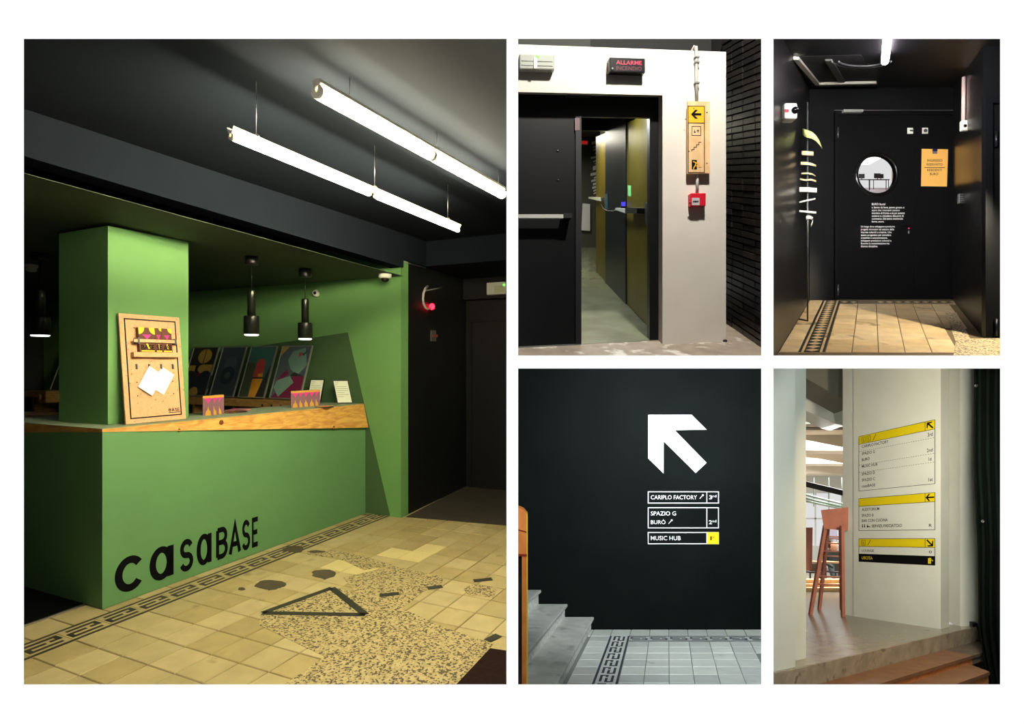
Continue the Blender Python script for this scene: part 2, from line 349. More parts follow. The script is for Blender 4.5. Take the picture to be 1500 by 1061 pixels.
# casaBASE lettering, drawn with strokes
pf = Plane(R1.pt(0, 0, 0), R1.W, (0, 0, 1))
def letter_strokes(ch):
    def arc(cx, cy, rx, ry, a0, a1, n=18): return [(cx + rx * math.cos(math.radians(a0 + (a1 - a0) * i / n)), cy + ry * math.sin(math.radians(a0 + (a1 - a0) * i / n))) for i in range(n + 1)]
    if ch == 'c': return [arc(.5, .5, .5, .5, 38, 322, 26)]
    if ch == 'a': return [arc(.45, .5, .45, .5, 0, 360, 28), [(.95, 0 - .06), (.95, 1.06)]]
    if ch == 's': return [arc(.5, .745, .42, .255, 20, 270, 14) + arc(.5, .255, .46, .255, 90, -160, 14)]
    if ch == 'B': return [[(0, 0), (0, 1)], [(0, 1), (.5, 1)] + arc(.5, .765, .4, .235, 90, -90, 10) + [(0, .53)], [(0, .53), (.5, .53)] + arc(.5, .265, .46, .265, 90, -90, 10) + [(0, 0)]]
    if ch == 'A': return [[(0, -.05), (.5, 1.03), (1, -.05)], [(.2, .3), (.8, .3)]]
    if ch == 'S': return [arc(.5, .75, .42, .25, 20, 270, 14) + arc(.5, .25, .47, .25, 90, -160, 14)]
    if ch == 'E': return [[(1, 1), (0, 1), (0, 0), (1, 0)], [(0, .5), (.9, .5)]]
def draw_word(mb, pl, word, boxes, t, d0=.0, d1=.002):
    """boxes: (u0,u1,v0,v1) of the outside of each letter; t: stroke as a share of the letter's width"""
    for ch, (u0, u1, v0, v1) in zip(word, boxes):
        wd, ht = u1 - u0, v1 - v0; k = max(.5, min(1.6, ht / wd)) if ht < wd * 1.6 else 1.6
        L = Lettering(pl, u0, v0, wd, ht)
        for st in letter_strokes(ch):
            L.stroke(mb, [(t / 2 + x * (1 - t), t / 2 / L.asp + y * (1 - t / L.asp)) for x, y in st], t, d0, d1)
class Lettering:
    """letter box: strokes drawn in letter space, squeezed with the letter"""
    def __init__(s, pl, u0, v0, wd, ht): s.pl, s.u0, s.v0, s.wd, s.ht = pl, u0, v0, wd, ht; s.asp = max(1.0, min(1.45, ht / wd))
    def P(s, x, y, d=0): return s.pl.P(s.u0 + x * s.wd, s.v0 + y * s.ht / s.asp, d)
    def poly(s, mb, uv, d0, d1, mi=0): mb.prism([s.P(u, v, d1) for u, v in uv], [s.P(u, v, d0) for u, v in uv], mi)
    def stroke(s, mb, pts, t, d0, d1): Plane.stroke(s, mb, [(x, y * s.asp) for x, y in pts], t, d0, d1)
mb = MB(); vb0 = pf.px(186, 868)[1]; vb1 = pf.px(316, 821)[1]; vb = (vb0 + pf.px(377, 801)[1] + vb1) / 3
vx = vb + (pf.px(186, 815)[1] - vb0) * .98; vc = vb + (pf.px(316, 774)[1] - vb1)
cols = [(168, 212), (219, 255.5), (262.5, 283.5), (288, 310.5), (316.5, 334), (335, 353), (354, 366.5), (369, 378.5)]
bx = []
for i, (x0, x1) in enumerate(cols):
    yb = 868 - (x0 - 186) * .352
    bx.append((pf.px(x0, yb)[0], pf.px(x1, yb)[0], vb, vx if i < 4 else vc))
for ch, b_ in zip('casaBASE', bx):
    mb = MB(); draw_word(mb, pf, ch, [b_], .245 if ch in 'cas' else .235); build('letter', mb, ink, ct)
# --- black floor mat on the left
mb = MB(); R1.box(mb, -2.7, -.172, .0, .006, -2.2, -.004)
mt = thing('floor_mat', R1.pt(-1.4, 0, -1), 'black floor mat beside the dark left side of the counter', 'mat')
build('mat_sheet', mb, M('black_mat', (9, 10, 12), .95, spec=.05), mt)
mb = MB(); R1.box(mb, -.172, -.158, .0, .008, -2.2, -.004); build('edge_strip', mb, chrome, mt)
mb = MB(); q = [R1.inv(x, y, b=0) for x, y in ((718, 952), (741.5, 955.5), (741.5, 1010), (664, 1010))]
mb.prism([R1.pt(a, .008, c) for a, b, c in q], [R1.pt(a, .0015, c) for a, b, c in q])
build('doormat', mb, M('brown_black_mat', (38, 26, 24), .95, spec=.05, var=.2, vs=40), label='dark brown doormat cut off at the lower right of the tiled floor', cat='mat')
# --- floor tiles, border, terrazzo
tm = [M('beige_tile_%d' % i, c, .55, var=.10, vs=7, rnd=.07, dark=(112, 98, 66), dscale=3.5, dthr=.66) for i, c in enumerate(((176, 162, 116), (168, 152, 104), (186, 172, 126)))]
tm.append(M('pale_new_tile', (212, 198, 140), .55, var=.05, rnd=.03))
darkinl = M('dark_inlay', (38, 38, 34), .6, var=.2, vs=30)
terr = terrazzo('terrazzo_chips', (168, 152, 106), (78, 68, 48), (188, 172, 124), 100)
def zp(x, y): return (380 + x / 2.868, 640 + y / 2.868)
terr_poly = [zp(*p) for p in ((5, 752), (150, 690), (300, 630), (412, 662), (350, 592), (430, 575), (560, 545), (770, 590), (770, 612), (690, 650), (600, 720), (720, 780), (830, 822), (985, 870), (860, 1000), (840, 1075), (60, 1075), (275, 925), (130, 855), (0, 792))]
terr_poly2 = [zp(*p) for p in ((858, 640), (900, 618), (1000, 636), (985, 676), (880, 668))]
terr_poly3 = [zp(*p) for p in ((185, 492), (310, 480), (430, 500), (560, 540), (440, 560), (330, 510))]
def inside(p, poly):
    x, y = p; r = False; n = len(poly)
    for i in range(n):
        (x1, y1), (x2, y2) = poly[i], poly[(i + 1) % n]
        if (y1 > y) != (y2 > y) and x < (x2 - x1) * (y - y1) / (y2 - y1) + x1: r = not r
    return r
def tile_mesh(R, la, lc, mat, th=.02, g=.0035, bv=.003):
    mb = MB(); h = [(-la / 2 + g, -lc / 2 + g), (la / 2 - g, -lc / 2 + g), (la / 2 - g, lc / 2 - g), (-la / 2 + g, lc / 2 - g)]
    k = lambda p, e: (p[0] - math.copysign(e, p[0]), p[1] - math.copysign(e, p[1]))
    vs = [R.A * a + R.W * c - R.V * th for a, c in h] + [R.A * a + R.W * c - R.V * bv for a, c in h] + [R.A * k(p, bv)[0] + R.W * k(p, bv)[1] for p in h]
    me = bpy.data.meshes.new('tile'); fs = [(8, 9, 10, 11)]
    for r in (0, 4):
        for i in range(4): j = (i + 1) % 4; fs.append((r + i, r + j, r + 4 + j, r + 4 + i))
    me.from_pydata(vs, [], fs); me.materials.append(mat); bm = bmesh.new(); bm.from_mesh(me); bmesh.ops.recalc_face_normals(bm, faces=bm.faces)
    up = sum((f.normal.z for f in bm.faces if len(f.verts) == 4), 0)
    bm.to_mesh(me); bm.free(); me.update(); return me
def lay_tiles(R, fl, la, lc, a0, a1, c0, c1, meshes, win, skip=(), ok=None, pick=None, xmax=None):
    n = 0; a = a0
    while a < a1 - 1e-6:
        c = c0
        while c < c1 - 1e-6:
            ps = [proj(R.pt(a + i * la, 0, c + j * lc)) for i in (0, .5, 1) for j in (0, .5, 1)]
            vis = any(win[0] - 3 < x < win[1] + 3 and win[2] - 3 < y < win[3] + 3 for x, y in ps)
            if vis and (ok is None or ok(a, c)) and not any(all(inside(p, s) for p in ps) for s in skip):
                m = pick(ps[4]) if pick else None
                cor = [(a, c), (a + la, c), (a + la, c + lc), (a, c + lc)]
                if xmax is not None and any(R.pt(*k_[:1], 0, k_[1]).x > xmax for k_ in cor):
                    out = []; g = .003; cor = [(a + g, c + g), (a + la - g, c + g), (a + la - g, c + lc - g), (a + g, c + lc - g)]; f = lambda p: R.pt(p[0], 0, p[1]).x - xmax
                    for i_ in range(4):
                        p_, q_ = cor[i_], cor[(i_ + 1) % 4]; fp, fq = f(p_), f(q_)
                        if fp <= 0: out.append(p_)
                        if fp * fq < 0: t_ = fp / (fp - fq); out.append((p_[0] + t_ * (q_[0] - p_[0]), p_[1] + t_ * (q_[1] - p_[1])))
                    if len(out) > 2:
                        mb = MB(); mb.prism([R.pt(x, 0, y) for x, y in out], [R.pt(x, -.02, y) for x, y in out]); build('tile', mb, (m or random.choice(meshes)).materials[0], fl); n += 1
                    c += lc; continue
                put('tile', m or random.choice(meshes), R.pt(a + la / 2, random.uniform(-.001, .0006), c + lc / 2), fl); n += 1
            c += lc
        a += la
    return n
m1 = [tile_mesh(R1, .2, .2, m) for m in tm]
newt = [zp(530, 475), zp(620, 490), zp(300, 520), zp(840, 725), zp(960, 760), zp(470, 565), zp(740, 490), zp(60, 790)]
n1 = lay_tiles(R1, floor1, .2, .2, .28, 3.2, -1.7, 3.97, m1[:3], (35, 742, 700, 1003), (terr_poly,), lambda a, c: R1.pt(a, 0, c).x < -.03 and R1.pt(a + .1, 0, c + .1).y > 2.3 and c + .1 < 3.55,
               lambda p: m1[3] if any(abs(p[0] - x) < 17 and abs(p[1] - y) < 7 for x, y in newt) else None, xmax=-.014)
ms = [tile_mesh(R1, .08, .2, m) for m in tm[:3]]
lay_tiles(R1, floor1, .08, .2, 0.0, .08, 0, 2.4, ms, (35, 742, 700, 1003))
ms = [tile_mesh(R1, .24, .2, m) for m in tm[:3]]
lay_tiles(R1, floor1, .24, .2, -.16, .08, -1.6, -.01, ms, (35, 742, 700, 1003))
GREEK = [(0, 1, .0, .09), (0, 1, .91, 1), (.06, .86, .68, .79), (.06, .18, .44, .79), (.06, .56, .44, .55), (.16, .94, .21, .32), (.82, .94, .21, .55), (.66, .94, .44, .55)]
def key_mesh(name, R, size, base, dark, along='c', rects=GREEK, polys=(), side=1):
    me0 = tile_mesh(R, size, size, base, g=.001, bv=.0015)
    mb = MB(); mb.add([v.co.copy() for v in me0.vertices], [list(p.vertices) for p in me0.polygons], 0)
    def q(x, y, z):
        x = (x - .5) * size * .99; y = (y - .5) * size * .99 * side
        return (R.A * y + R.W * x if along == 'c' else R.A * x + R.W * y) + R.V * z
    for (x0, x1, y0, y1) in rects:
        mb.prism([q(x, y, .0012) for x, y in ((x0, y0), (x1, y0), (x1, y1), (x0, y1))], [q(x, y, -.001) for x, y in ((x0, y0), (x1, y0), (x1, y1), (x0, y1))], 1)
    for pts, mi in polys: mb.prism([q(x, y, .0022 if mi == 0 else .0012) for x, y in pts], [q(x, y, -.001) for x, y in pts], mi)
    me = bpy.data.meshes.new(name); me.from_pydata(mb.v, [], mb.f); me.materials.append(base); me.materials.append(dark)
    me.polygons.foreach_set('material_index', mb.m); bm = bmesh.new(); bm.from_mesh(me); bmesh.ops.recalc_face_normals(bm, faces=bm.faces); bm.to_mesh(me); bm.free(); return me
km = key_mesh('border_tile', R1, .2, tm[0], darkinl)
c = -1.5
while c < 2.5:
    put('border_tile', km, R1.pt(.18, 0, c + .1), floor1); c += .2
def floor_patch(name, R, fl, pts, mat, z0=-.004, z1=.0022, kind=None):
    mb = MB(); q = [R.inv(x, y, b=0) for x, y in pts]
    mb.prism([R.pt(a, z1, c) for a, b, c in q], [R.pt(a, z0, c) for a, b, c in q]); return build(name, mb, mat, fl, kind=kind)
for pl_ in (terr_poly, terr_poly2, terr_poly3): floor_patch('terrazzo_patch', R1, floor1, pl_, terr)
stain = M('grey_cement_patch', (74, 66, 48), .8, var=.2, vs=12)
def blob(cx, cy, rx, ry, n=16): return [(cx + rx * math.cos(6.283 * i / n) * random.uniform(.8, 1.1), cy + ry * math.sin(6.283 * i / n) * random.uniform(.75, 1.1)) for i in range(n)]
for (x, y, rx, ry) in ((275, 578, 56, 20), (45, 622, 66, 22), (145, 472, 46, 15), (240, 484, 36, 6), (-75, 640, 16, 7)):
    floor_patch('cement_patch', R1, floor1, [zp(*p) for p in blob(x, y, rx, ry)], stain, z1=.0026)
floor_patch('dark_floor_area', R1, floor1, [zp(*p) for p in ((615, 338), (760, 350), (900, 362), (1042, 374), (1042, 215), (870, 206))], M('dark_floor_grey', (58, 54, 46), .7, var=.25, vs=5), z1=.0026)  # alcove end of the floor in a darker grey
# black tape triangle and short strips
def strip_px(mb, p, q, wd=.028, z=.0036):
    A = Vector((R1.inv(*p, b=0)[0], R1.inv(*p, b=0)[2])); B = Vector((R1.inv(*q, b=0)[0], R1.inv(*q, b=0)[2]))
    d = (B - A).normalized(); n = Vector((-d.y, d.x)) * wd / 2
    pts = [A + n, B + n, B - n, A - n]
    mb.prism([R1.pt(x, z, y) for x, y in pts], [R1.pt(x, .0015, y) for x, y in pts])
tape = M('dark_tape', (44, 46, 38), .6)
tri = [zp(14, 742), zp(304, 637), zp(446, 750)]
tt = thing('tape_triangle', R1.pt(*R1.inv(*zp(255, 710), b=0)), 'dark tape triangle stuck on the speckled floor', 'tape')
for i in range(3):
    mb = MB(); strip_px(mb, tri[i], tri[(i + 1) % 3], .045); build('tape_strip', mb, tape, tt)
for p, q, lab in (((505, 669), (587, 660), 'short dark tape strip nearest to the tape triangle'), ((706, 638), (768, 630), 'middle one of the short dark tape strips on the floor'), ((900, 607), (977, 599), 'short dark tape strip farthest right among the beige tiles'), ((958, 860), (1006, 836), 'short dark tape strip next to the brown doormat')):
    mb = MB(); strip_px(mb, zp(*p), zp(*q), .05); build('floor_tape', mb, tape, label=lab, cat='tape', group='short tape strips on the floor')
# --- hanging tube lamps
lampw = M('lamp_white_metal', (214, 208, 188), .4)
tube_on = M('lit_tube', (255, 240, 196), .4, emit=185)
tube_off = M('tube_glass', (250, 246, 226), .25, emit=0)
tube_dim = M('lit_small_tube', (255, 242, 204), .3, emit=330)
def tube_lamp(p0, p1, label, lit, sections):
    p0, p1 = Vector(p0), Vector(p1); d = (p1 - p0).normalized(); s = Vector((0, 0, 1)).cross(d).normalized(); u = Vector((0, 0, 1))
    t = thing('tube_lamp', (p0 + p1) / 2, label, 'lamp', 'hanging tube lamps')
    def q(along, side, up): return p0 + d * along + s * side + u * up
    L = (p1 - p0).length; mb = MB()
    prof = [(-.02, .034), (-.016, .05), (.016, .05), (.02, .034), (.012, .02), (-.012, .02)] if lit else [(-.022, .040), (-.019, .043), (-.008, .024), (.008, .024), (.019, .043), (.022, .040), (.008, .014), (-.008, .014)]
    mb.prism([q(0, x, z) for x, z in prof], [q(L, x, z) for x, z in prof]); build('reflector', mb, lampw, t)
    for (f0, f1) in sections:
        mb = MB(); mb.tube([q(L * f0 + .01, 0, 0), q(L * f1 - .01, 0, 0)], .028 if lit else .0125, 12); tb = build('tube', mb, tube_on if lit else tube_dim, t)
        for f in (f0 * L + .002, f1 * L - .014):
            mb = MB(); mb.tube([q(f, 0, 0), q(f + .012, 0, 0)], .0285 if lit else .0135, 12); mb.hexa([q(f + x, y, z) for z in (0, .02) for y in (-.006, .006) for x in (0, .012)]); build('tube_cap', mb, lampw, tb)
    return t, q, L
def cable(t, p, ztop, r=.0016):
    mb = MB(); mb.tube([p, Vector((p.x, p.y, ztop))], r, 6); c = build('cable', mb, chrome, t)
    mb = MB(); mb.tube([p + Vector((.014 * math.cos(i * .6), 0, .012 + .014 * math.sin(i * .6))) for i in range(11)], .0018, 6); build('cable_loop', mb, chrome, c)
lp0, lp1 = at(337, 200, 2.44), at(672, 338, 4.19)
lp1.z = lp0.z = (lp0.z + lp1.z) / 2
t, q, L = tube_lamp(lp0, lp1, 'slim white hanging tube lamp, the lower dimmer one over the counter', False, ((0, .48), (.5, 1)))
for px in (377, 548, 655):
    f = min(range(101), key=lambda i: abs(proj(q(L * i / 100, 0, .03))[0] - px)) / 100
    cable(t, q(L * f, 0, .032), ZC - .002)
l20, l21 = at(463, 136, 2.346), at(737, 287, 3.80)
l20.z = l21.z = 2.595
t, q, L = tube_lamp(l20, l21, 'brightly glowing hanging tube lamp, the upper one', True, ((0, .5), (.5, 1)))
for px in (511, 640, 730):
    f = min(range(101), key=lambda i: abs(proj(q(L * i / 100, 0, .03))[0] - px)) / 100
    cable(t, q(L * f, 0, .032), ZC - .002)
# --- pendant lamps
pblack = M('pendant_black', (22, 24, 22), .35)
pgrey = M('pendant_brushed', (70, 74, 66), .3, metal=.8)
pglow = M('pendant_glow', (255, 255, 244), .4, emit=2.5)
def pendant(px, top, cy0, cy1, ly0, ly1, r_px, label):
    z = lambda c: 2.405 - .032 * c
    # canopy sits under the lowered panel
    Y = 4.0
    for _ in range(20):
        P = at(px, top, Y); c = (P - R1.P0).dot(R1.W); Y = (z(c) - EYE) / ((CY - top) / FPX)
    P = at(px, top, Y); k = Y / FPX
    t = thing('pendant_lamp', (P.x, P.y, at(px, ly1, Y).z), label, 'lamp', 'black cylinder pendant lamps')
    zz = lambda py: EYE + (CY - py) * k
    r = r_px * k
    mb = MB(); mb.lathe((P.x, P.y, zz(top)), [(r * .86, 0), (r * .86, -11 * k), (r * .8, -12 * k), (.001, -12 * k)]); build('canopy', mb, pblack, t)
    mb = MB(); mb.tube([(P.x, P.y, zz(top + 11)), (P.x, P.y, zz(cy0))], .003, 6); build('cord', mb, pblack, t)
    mb = MB(); mb.lathe((P.x, P.y, 0), [(.002, zz(cy0)), (r * .48, zz(cy0)), (r * .52, zz(cy0 + 2)), (r * .52, zz(cy1))]); build('upper_cylinder', mb, pgrey, t)
    mb = MB(); mb.lathe((P.x, P.y, 0), [(r * .5, zz(ly0)), (r * .97, zz(ly0)), (r, zz(ly0 + 1)), (r, zz(ly1)), (r * .93, zz(ly1)), (r * .93, zz(ly1 - 8))]); build('lamp_shade', mb, pblack, t)
    mb = MB(); mb.lathe((P.x, P.y, 0), [(r * .91, zz(ly1 - 4)), (r * .91, zz(ly1 + 1.2)), (r * .8, zz(ly1 + 2)), (.001, zz(ly1 + 2))]); build('diffuser', mb, pglow, t)
pendant(59, 371, 425, 464, 464, 491, 12.5, 'black pendant lamp left of the green column')
pendant(368.5, 376, 425, 463, 463, 490, 10.8, 'black pendant lamp just right of the green column, larger of the pair')
pendant(447, 394, 438, 473, 473, 496, 10.2, 'black pendant lamp farther back toward the green end wall')
# --- ceiling devices
z = lambda c: 2.405 - .032 * c
def on_soffit(px, py):
    Y = 4.0
    for _ in range(25):
        P = at(px, py, Y); c = (P - R1.P0).dot(R1.W); Y = (z(c) - EYE) / ((CY - py) / FPX)
    return at(px, py, Y), Y / FPX
P, k = on_soffit(564, 401.5); t = thing('dome_camera', P - Vector((0, 0, 12 * k)), 'white dome security camera at the corner of the lowered ceiling', 'camera')
mb = MB(); mb.lathe(P, [(9.5 * k, 0), (9.5 * k, -5 * k), (8.6 * k, -6.5 * k), (.001, -6.5 * k)]); build('housing', mb, wplastic, t)
mb = MB(); mb.lathe(P - Vector((0, 0, 6.4 * k)), [(6.2 * k, 0), (5.4 * k, -3.2 * k), (3 * k, -5.4 * k), (.001, -6 * k)]); build('dome', mb, dglass, t)
P, k = on_soffit(46, 388); t = thing('smoke_detector', P - Vector((0, 0, 10 * k)), 'round white smoke detector under the dark ceiling at far left', 'detector')
mb = MB(); mb.lathe(P, [(8 * k, 0), (8 * k, -4 * k), (.001, -4 * k)]); build('mount', mb, wplastic, t)
mb = MB(); mb.lathe(P - Vector((0, 0, 4 * k)), [(6.6 * k, 0), (6.6 * k, -4 * k), (5 * k, -6 * k), (.001, -6.3 * k)]); build('sensor_body', mb, wplastic, t)
a_, b_, c_ = R1.inv(464, 430, c=CW); k = R1.pt(a_, b_, c_).y / FPX
t = thing('wall_speaker', R1.pt(a_, b_ - 6 * k, CW), 'small round white wall device with dark centre high on the green wall', 'device')
mb = MB(); mb.lathe(R1.pt(a_, b_, CW), [(5.2 * k, 0), (5.2 * k, 3 * k), (4.2 * k, 5.5 * k), (2.4 * k, 6 * k)], -R1.W + R1.A * .3); build('housing', mb, wplastic, t)
mb = MB(); mb.lathe(R1.pt(a_, b_, CW) + (-R1.W + R1.A * .3).normalized() * 5.8 * k, [(2.3 * k, 0), (2 * k, .7 * k), (.001, .8 * k)], -R1.W + R1.A * .3); build('lens', mb, dglass, t)
# --- alcove: emergency light, red beacon with bent cable, switch, door
a0, b0, _ = R1.inv(715.5, 433, c=3.86); a1, b1, _ = R1.inv(741.5, 413.5, c=3.86)
t = thing('emergency_light', R1.pt(a0, b0, 3.8), 'flat cream emergency light with green indicator on the black header', 'light')
mb = MB(); R1.box(mb, a0, a1 + .015, b0, b1, 3.81, 3.858); build('case', mb, wplastic, t, bevel=.006)
mb = MB(); R1.box(mb, a0 + .1, a1, b0 + .02, b0 + .1, 3.806, 3.812); build('lens', mb, M('frosted_plastic', (206, 206, 176), .3), t)
mb = MB(); pp = R1.pt(*R1.inv(738, 417.5, c=3.805)); mb.lathe(pp, [(.011, 0), (.008, .006), (.001, .008)], -R1.W, 12); build('indicator', mb, M('green_led', (90, 255, 70), .4, emit=4), t)
pal = Plane(R1.pt(.4225, 0, CW), R1.pt(.30, 0, 4.0) - R1.pt(.4225, 0, CW), (0, 0, 1))
def alc(px, py, d=0): u, v = pal.px(px, py); return pal.P(u, v, d)
t = thing('red_beacon', alc(629, 453), 'glowing red alarm beacon on a bent grey cable in the black alcove', 'beacon')
mb = MB(); pts = [(623, 419.5), (619, 423.5), (616.5, 430), (616, 438), (617, 446), (619.5, 451), (623, 453), (626, 452)]
mb.tube([alc(x, y, .03) for x, y in pts], .012, 8); build('cable', mb, wplastic, t)
mb = MB(); mb.tube([alc(619, 426.5, .015), alc(636, 423.5, .015), alc(646, 421.5, .015)], .009, 8); build('conduit', mb, M('grey_conduit', (120, 124, 118), .5), t)
mb = MB(); mb.lathe(alc(629, 449.5, .03), [(.022, -.012), (.034, 0), (.022, .014), (.002, .02)], pal.ex, 14); build('lamp_bulb', mb, M('red_led', (255, 26, 44), .4, emit=9), t)
t = thing('wall_switch', alc(634, 501), 'dim grey wall switch plate below the red beacon', 'switch')
mb = MB(); pal.poly_px(mb, [(630.5, 500), (637.5, 500), (637.5, 484), (630.5, 484)], 0, .012); build('plate', mb, M('dim_grey_plastic', (92, 90, 86), .6), t)
mb = MB(); pal.poly_px(mb, [(631.5, 494), (639, 494), (639, 490.5), (631.5, 490.5)], .012, .02); build('rocker', mb, M('dim_red_plastic', (150, 70, 70), .5), t)
mb = MB(); a0, b0, _ = R1.inv(686, 716, c=3.95); a1, b1, _ = R1.inv(741, 474, c=3.95)
aX = (2.483 - .02 - .4171 * 3.98) / .9089; R1.box(mb, a0 + .05, aX, 0.003, 1.98, 3.95, 3.968); dr = build('door_1', mb, M('dark_door', (22, 22, 23), .45), label='dark closed door at the back of the black alcove', cat='door', kind='structure')
mb = MB(); R1.box(mb, a0 + .01, a0 + .05, .003, 2.02, 3.935, 3.968); R1.box(mb, a0 + .05, aX, 1.98, 2.02, 3.935, 3.968); build('door_frame', mb, black, dr)
# --- poster shelf and framed posters on the end wall
SZ = 1.112
aE_ = R1.inv(443, 585, c=2.25)[0]
sh = thing('poster_shelf', R1.pt(-1.9, SZ - .05, 2.3), 'long plywood shelf with round holes along the green end wall', 'shelf')
shm = wood('shelf_plywood', (170, 132, 74), (140, 104, 54), (4, 4, 18), turn=.43)
mb = MB(); R1.box(mb, aL + .05, aE_, SZ - .02, SZ, 2.16, CW - .003); build('shelf_board', mb, shm, sh)
mb = MB(); R1.box(mb, aL + .05, aE_, SZ - .075, SZ - .02, 2.165, 2.185); fbd = build('front_rail', mb, shm, sh)
for px in (384, 397.5, 411, 424.5):
    a_, b_, _ = R1.inv(px, 596.5, c=2.164); mb = MB(); mb.lathe(R1.pt(a_, SZ - .055, 2.1655), [(.014, 0), (.013, .003), (.001, .0032)], -R1.W, 12); build('hole', mb, black, fbd)
for a_ in (aL + .3, -2.15, -1.53):
    mb = MB(); R1.box(mb, a_, a_ + .03, SZ - .3, SZ - .021, 2.19, CW - .003); build('bracket', mb, shm, sh)
fr_m = M('poster_frame_silver', (150, 156, 146), .35, metal=.6)
def art(name, rgb): return M(name, rgb, .45)
A_dark, A_gold, A_navy, A_slate, A_teal, A_mint, A_red, A_plum, A_ochre, A_olive = [art('print_' + n, c) for n, c in (('dark', (38, 42, 38)), ('gold', (176, 148, 74)), ('navy', (44, 52, 66)), ('slate', (76, 92, 98)), ('teal', (58, 102, 100)), ('mint', (110, 146, 132)), ('red', (168, 66, 66)), ('plum', (112, 34, 68)), ('ochre', (204, 146, 48)), ('olive', (64, 74, 54)))]
def poster(pxl, pxr, label, shapes, bg, w=None):
    aa1 = R1.inv(pxr, 585, c=2.25)[0]; aa0 = R1.inv(pxl, 585, c=2.25)[0] if w is None else aa1 - w
    W_ = aa1 - aa0; O = R1.pt(aa0, SZ + .007, 2.25); T = R1.pt(aa0, SZ + .556, 2.43); H = (T - O).length
    pl = Plane(O, R1.A, T - O)
    t = thing('framed_poster', (pl.P(W_ / 2, 0)), label, 'poster', 'framed posters on the shelf')
    mb = MB(); pl.rect(mb, .006, W_ - .006, .006, H - .006, 0, .008); pr = build('sheet', mb, bg, t)
    mb = MB(); pl.frame(mb, [(0, 0), (W_, 0), (W_, H), (0, H)], .011, -.004, .016); build('frame', mb, fr_m, t)
    for i, (kind, mat, *g) in enumerate(shapes):
        mb = MB(); d = .0085 + .0006 * i
        if kind == 'p': pl.poly(mb, [(.012 + x * (W_ - .024), .012 + y * (H - .024)) for x, y in g[0]], .008, d)
        if kind == 'e': pl.disc(mb, .012 + g[0] * (W_ - .024), .012 + g[1] * (H - .024), g[2] * W_, .008, d, ry=g[3] * H, a0=g[4] if len(g) > 4 else 0, a1=g[5] if len(g) > 4 else 360, n=24)
        build('print_shape', mb, mat, pr)
poster(0, 301.4, 'framed poster with gold circles on black, partly hidden by the column', [('e', A_gold, .55, .82, .26, .15), ('p', A_dark, [(.53, .66), (.56, .66), (.56, .98), (.53, .98)]), ('p', A_gold, [(.02, .46), (.28, .46), (.28, .62), (.02, .62)]), ('e', A_gold, .62, .55, .2, .09), ('p', A_gold, [(.62, .46), (.98, .46), (.98, .64), (.62, .64)]), ('e', A_navy, .18, .28, .3, .22), ('e', A_navy, .8, .28, .3, .22), ('p', A_plum, [(.4, .4), (.58, .4), (.5, .5)]), ('e', A_gold, .5, .06, .16, .1)], A_dark, .42)
poster(307, 342.2, 'dark blue framed poster with pale and dark round shapes', [('e', A_slate, .52, .64, .25, .16), ('e', A_navy, .52, .42, .28, .18), ('e', A_slate, .52, .42, .12, .07)], art('print_blue', (60, 74, 84)))
poster(349, 387.6, 'framed poster with red rounded arch on teal and ochre', [('p', A_olive, [(0, 0), (.34, 0), (.34, .68), (0, .68)]), ('p', A_red, [(.37, .38), (.74, .38), (.74, .62), (.37, .62)]), ('e', A_red, .555, .62, .175, .14, 0, 180), ('p', A_ochre, [(.38, 0), (.66, 0), (.78, .36), (.38, .36)]), ('p', A_dark, [(.66, 0), (1, 0), (1, .62), (.94, .62)]), ('p', A_dark, [(.36, .36), (.8, .36), (.8, .39), (.36, .39)]), ('p', A_ochre, [(.56, .4), (.74, .4), (.74, .46), (.56, .46)])], A_teal)
poster(395, 440, 'framed poster with mint and plum angular shapes, rightmost on the shelf', [('p', A_plum, [(0, 0), (1, 0), (1, .42), (.6, .42)]), ('p', A_plum, [(.06, .34), (.34, .56), (.44, .46), (.2, .34)]), ('p', A_mint, [(.02, .2), (.26, .02), (.68, .3), (.5, .42), (.1, .34)]), ('p', A_mint, [(.4, .9), (.8, .98), (.98, .64), (.74, .44), (.46, .56), (.3, .74)]), ('p', A_dark, [(.5, .42), (.98, .42), (.62, .5)]), ('p', A_dark, [(.66, .9), (.8, .82), (.94, .94), (.78, .86)]), ('p', A_red, [(.64, .78), (.76, .84), (.64, .9)]), ('p', A_gold, [(0, .82), (.22, 1), (0, 1)])], A_slate)
poster(0, 93.5, 'framed poster leaning on the shelf behind the column, only its edge in view', [('e', A_gold, .5, .6, .3, .2)], A_dark, .3)
mb = MB(); a_, b_, _ = R1.inv(83, 604, c=2.1); R1.box(mb, a_, a_ + .16, SZ - .12, SZ + .02, 1.95, 2.1)
bxm = MB(); R1.box(bxm, a_, a_ + .16, 1.0, 1.03, 1.9, 2.1); R1.box(bxm, a_, a_ + .03, 1.03, SZ + .03, 1.9, 2.1); R1.box(bxm, a_ + .03, a_ + .16, SZ, SZ + .03, 1.9, 2.1); R1.box(bxm, a_ + .13, a_ + .16, 1.03, SZ, 1.9, 2.1)
build('wooden_crate', bxm, shm, label='small open plywood box behind the counter left of the column', cat='box')
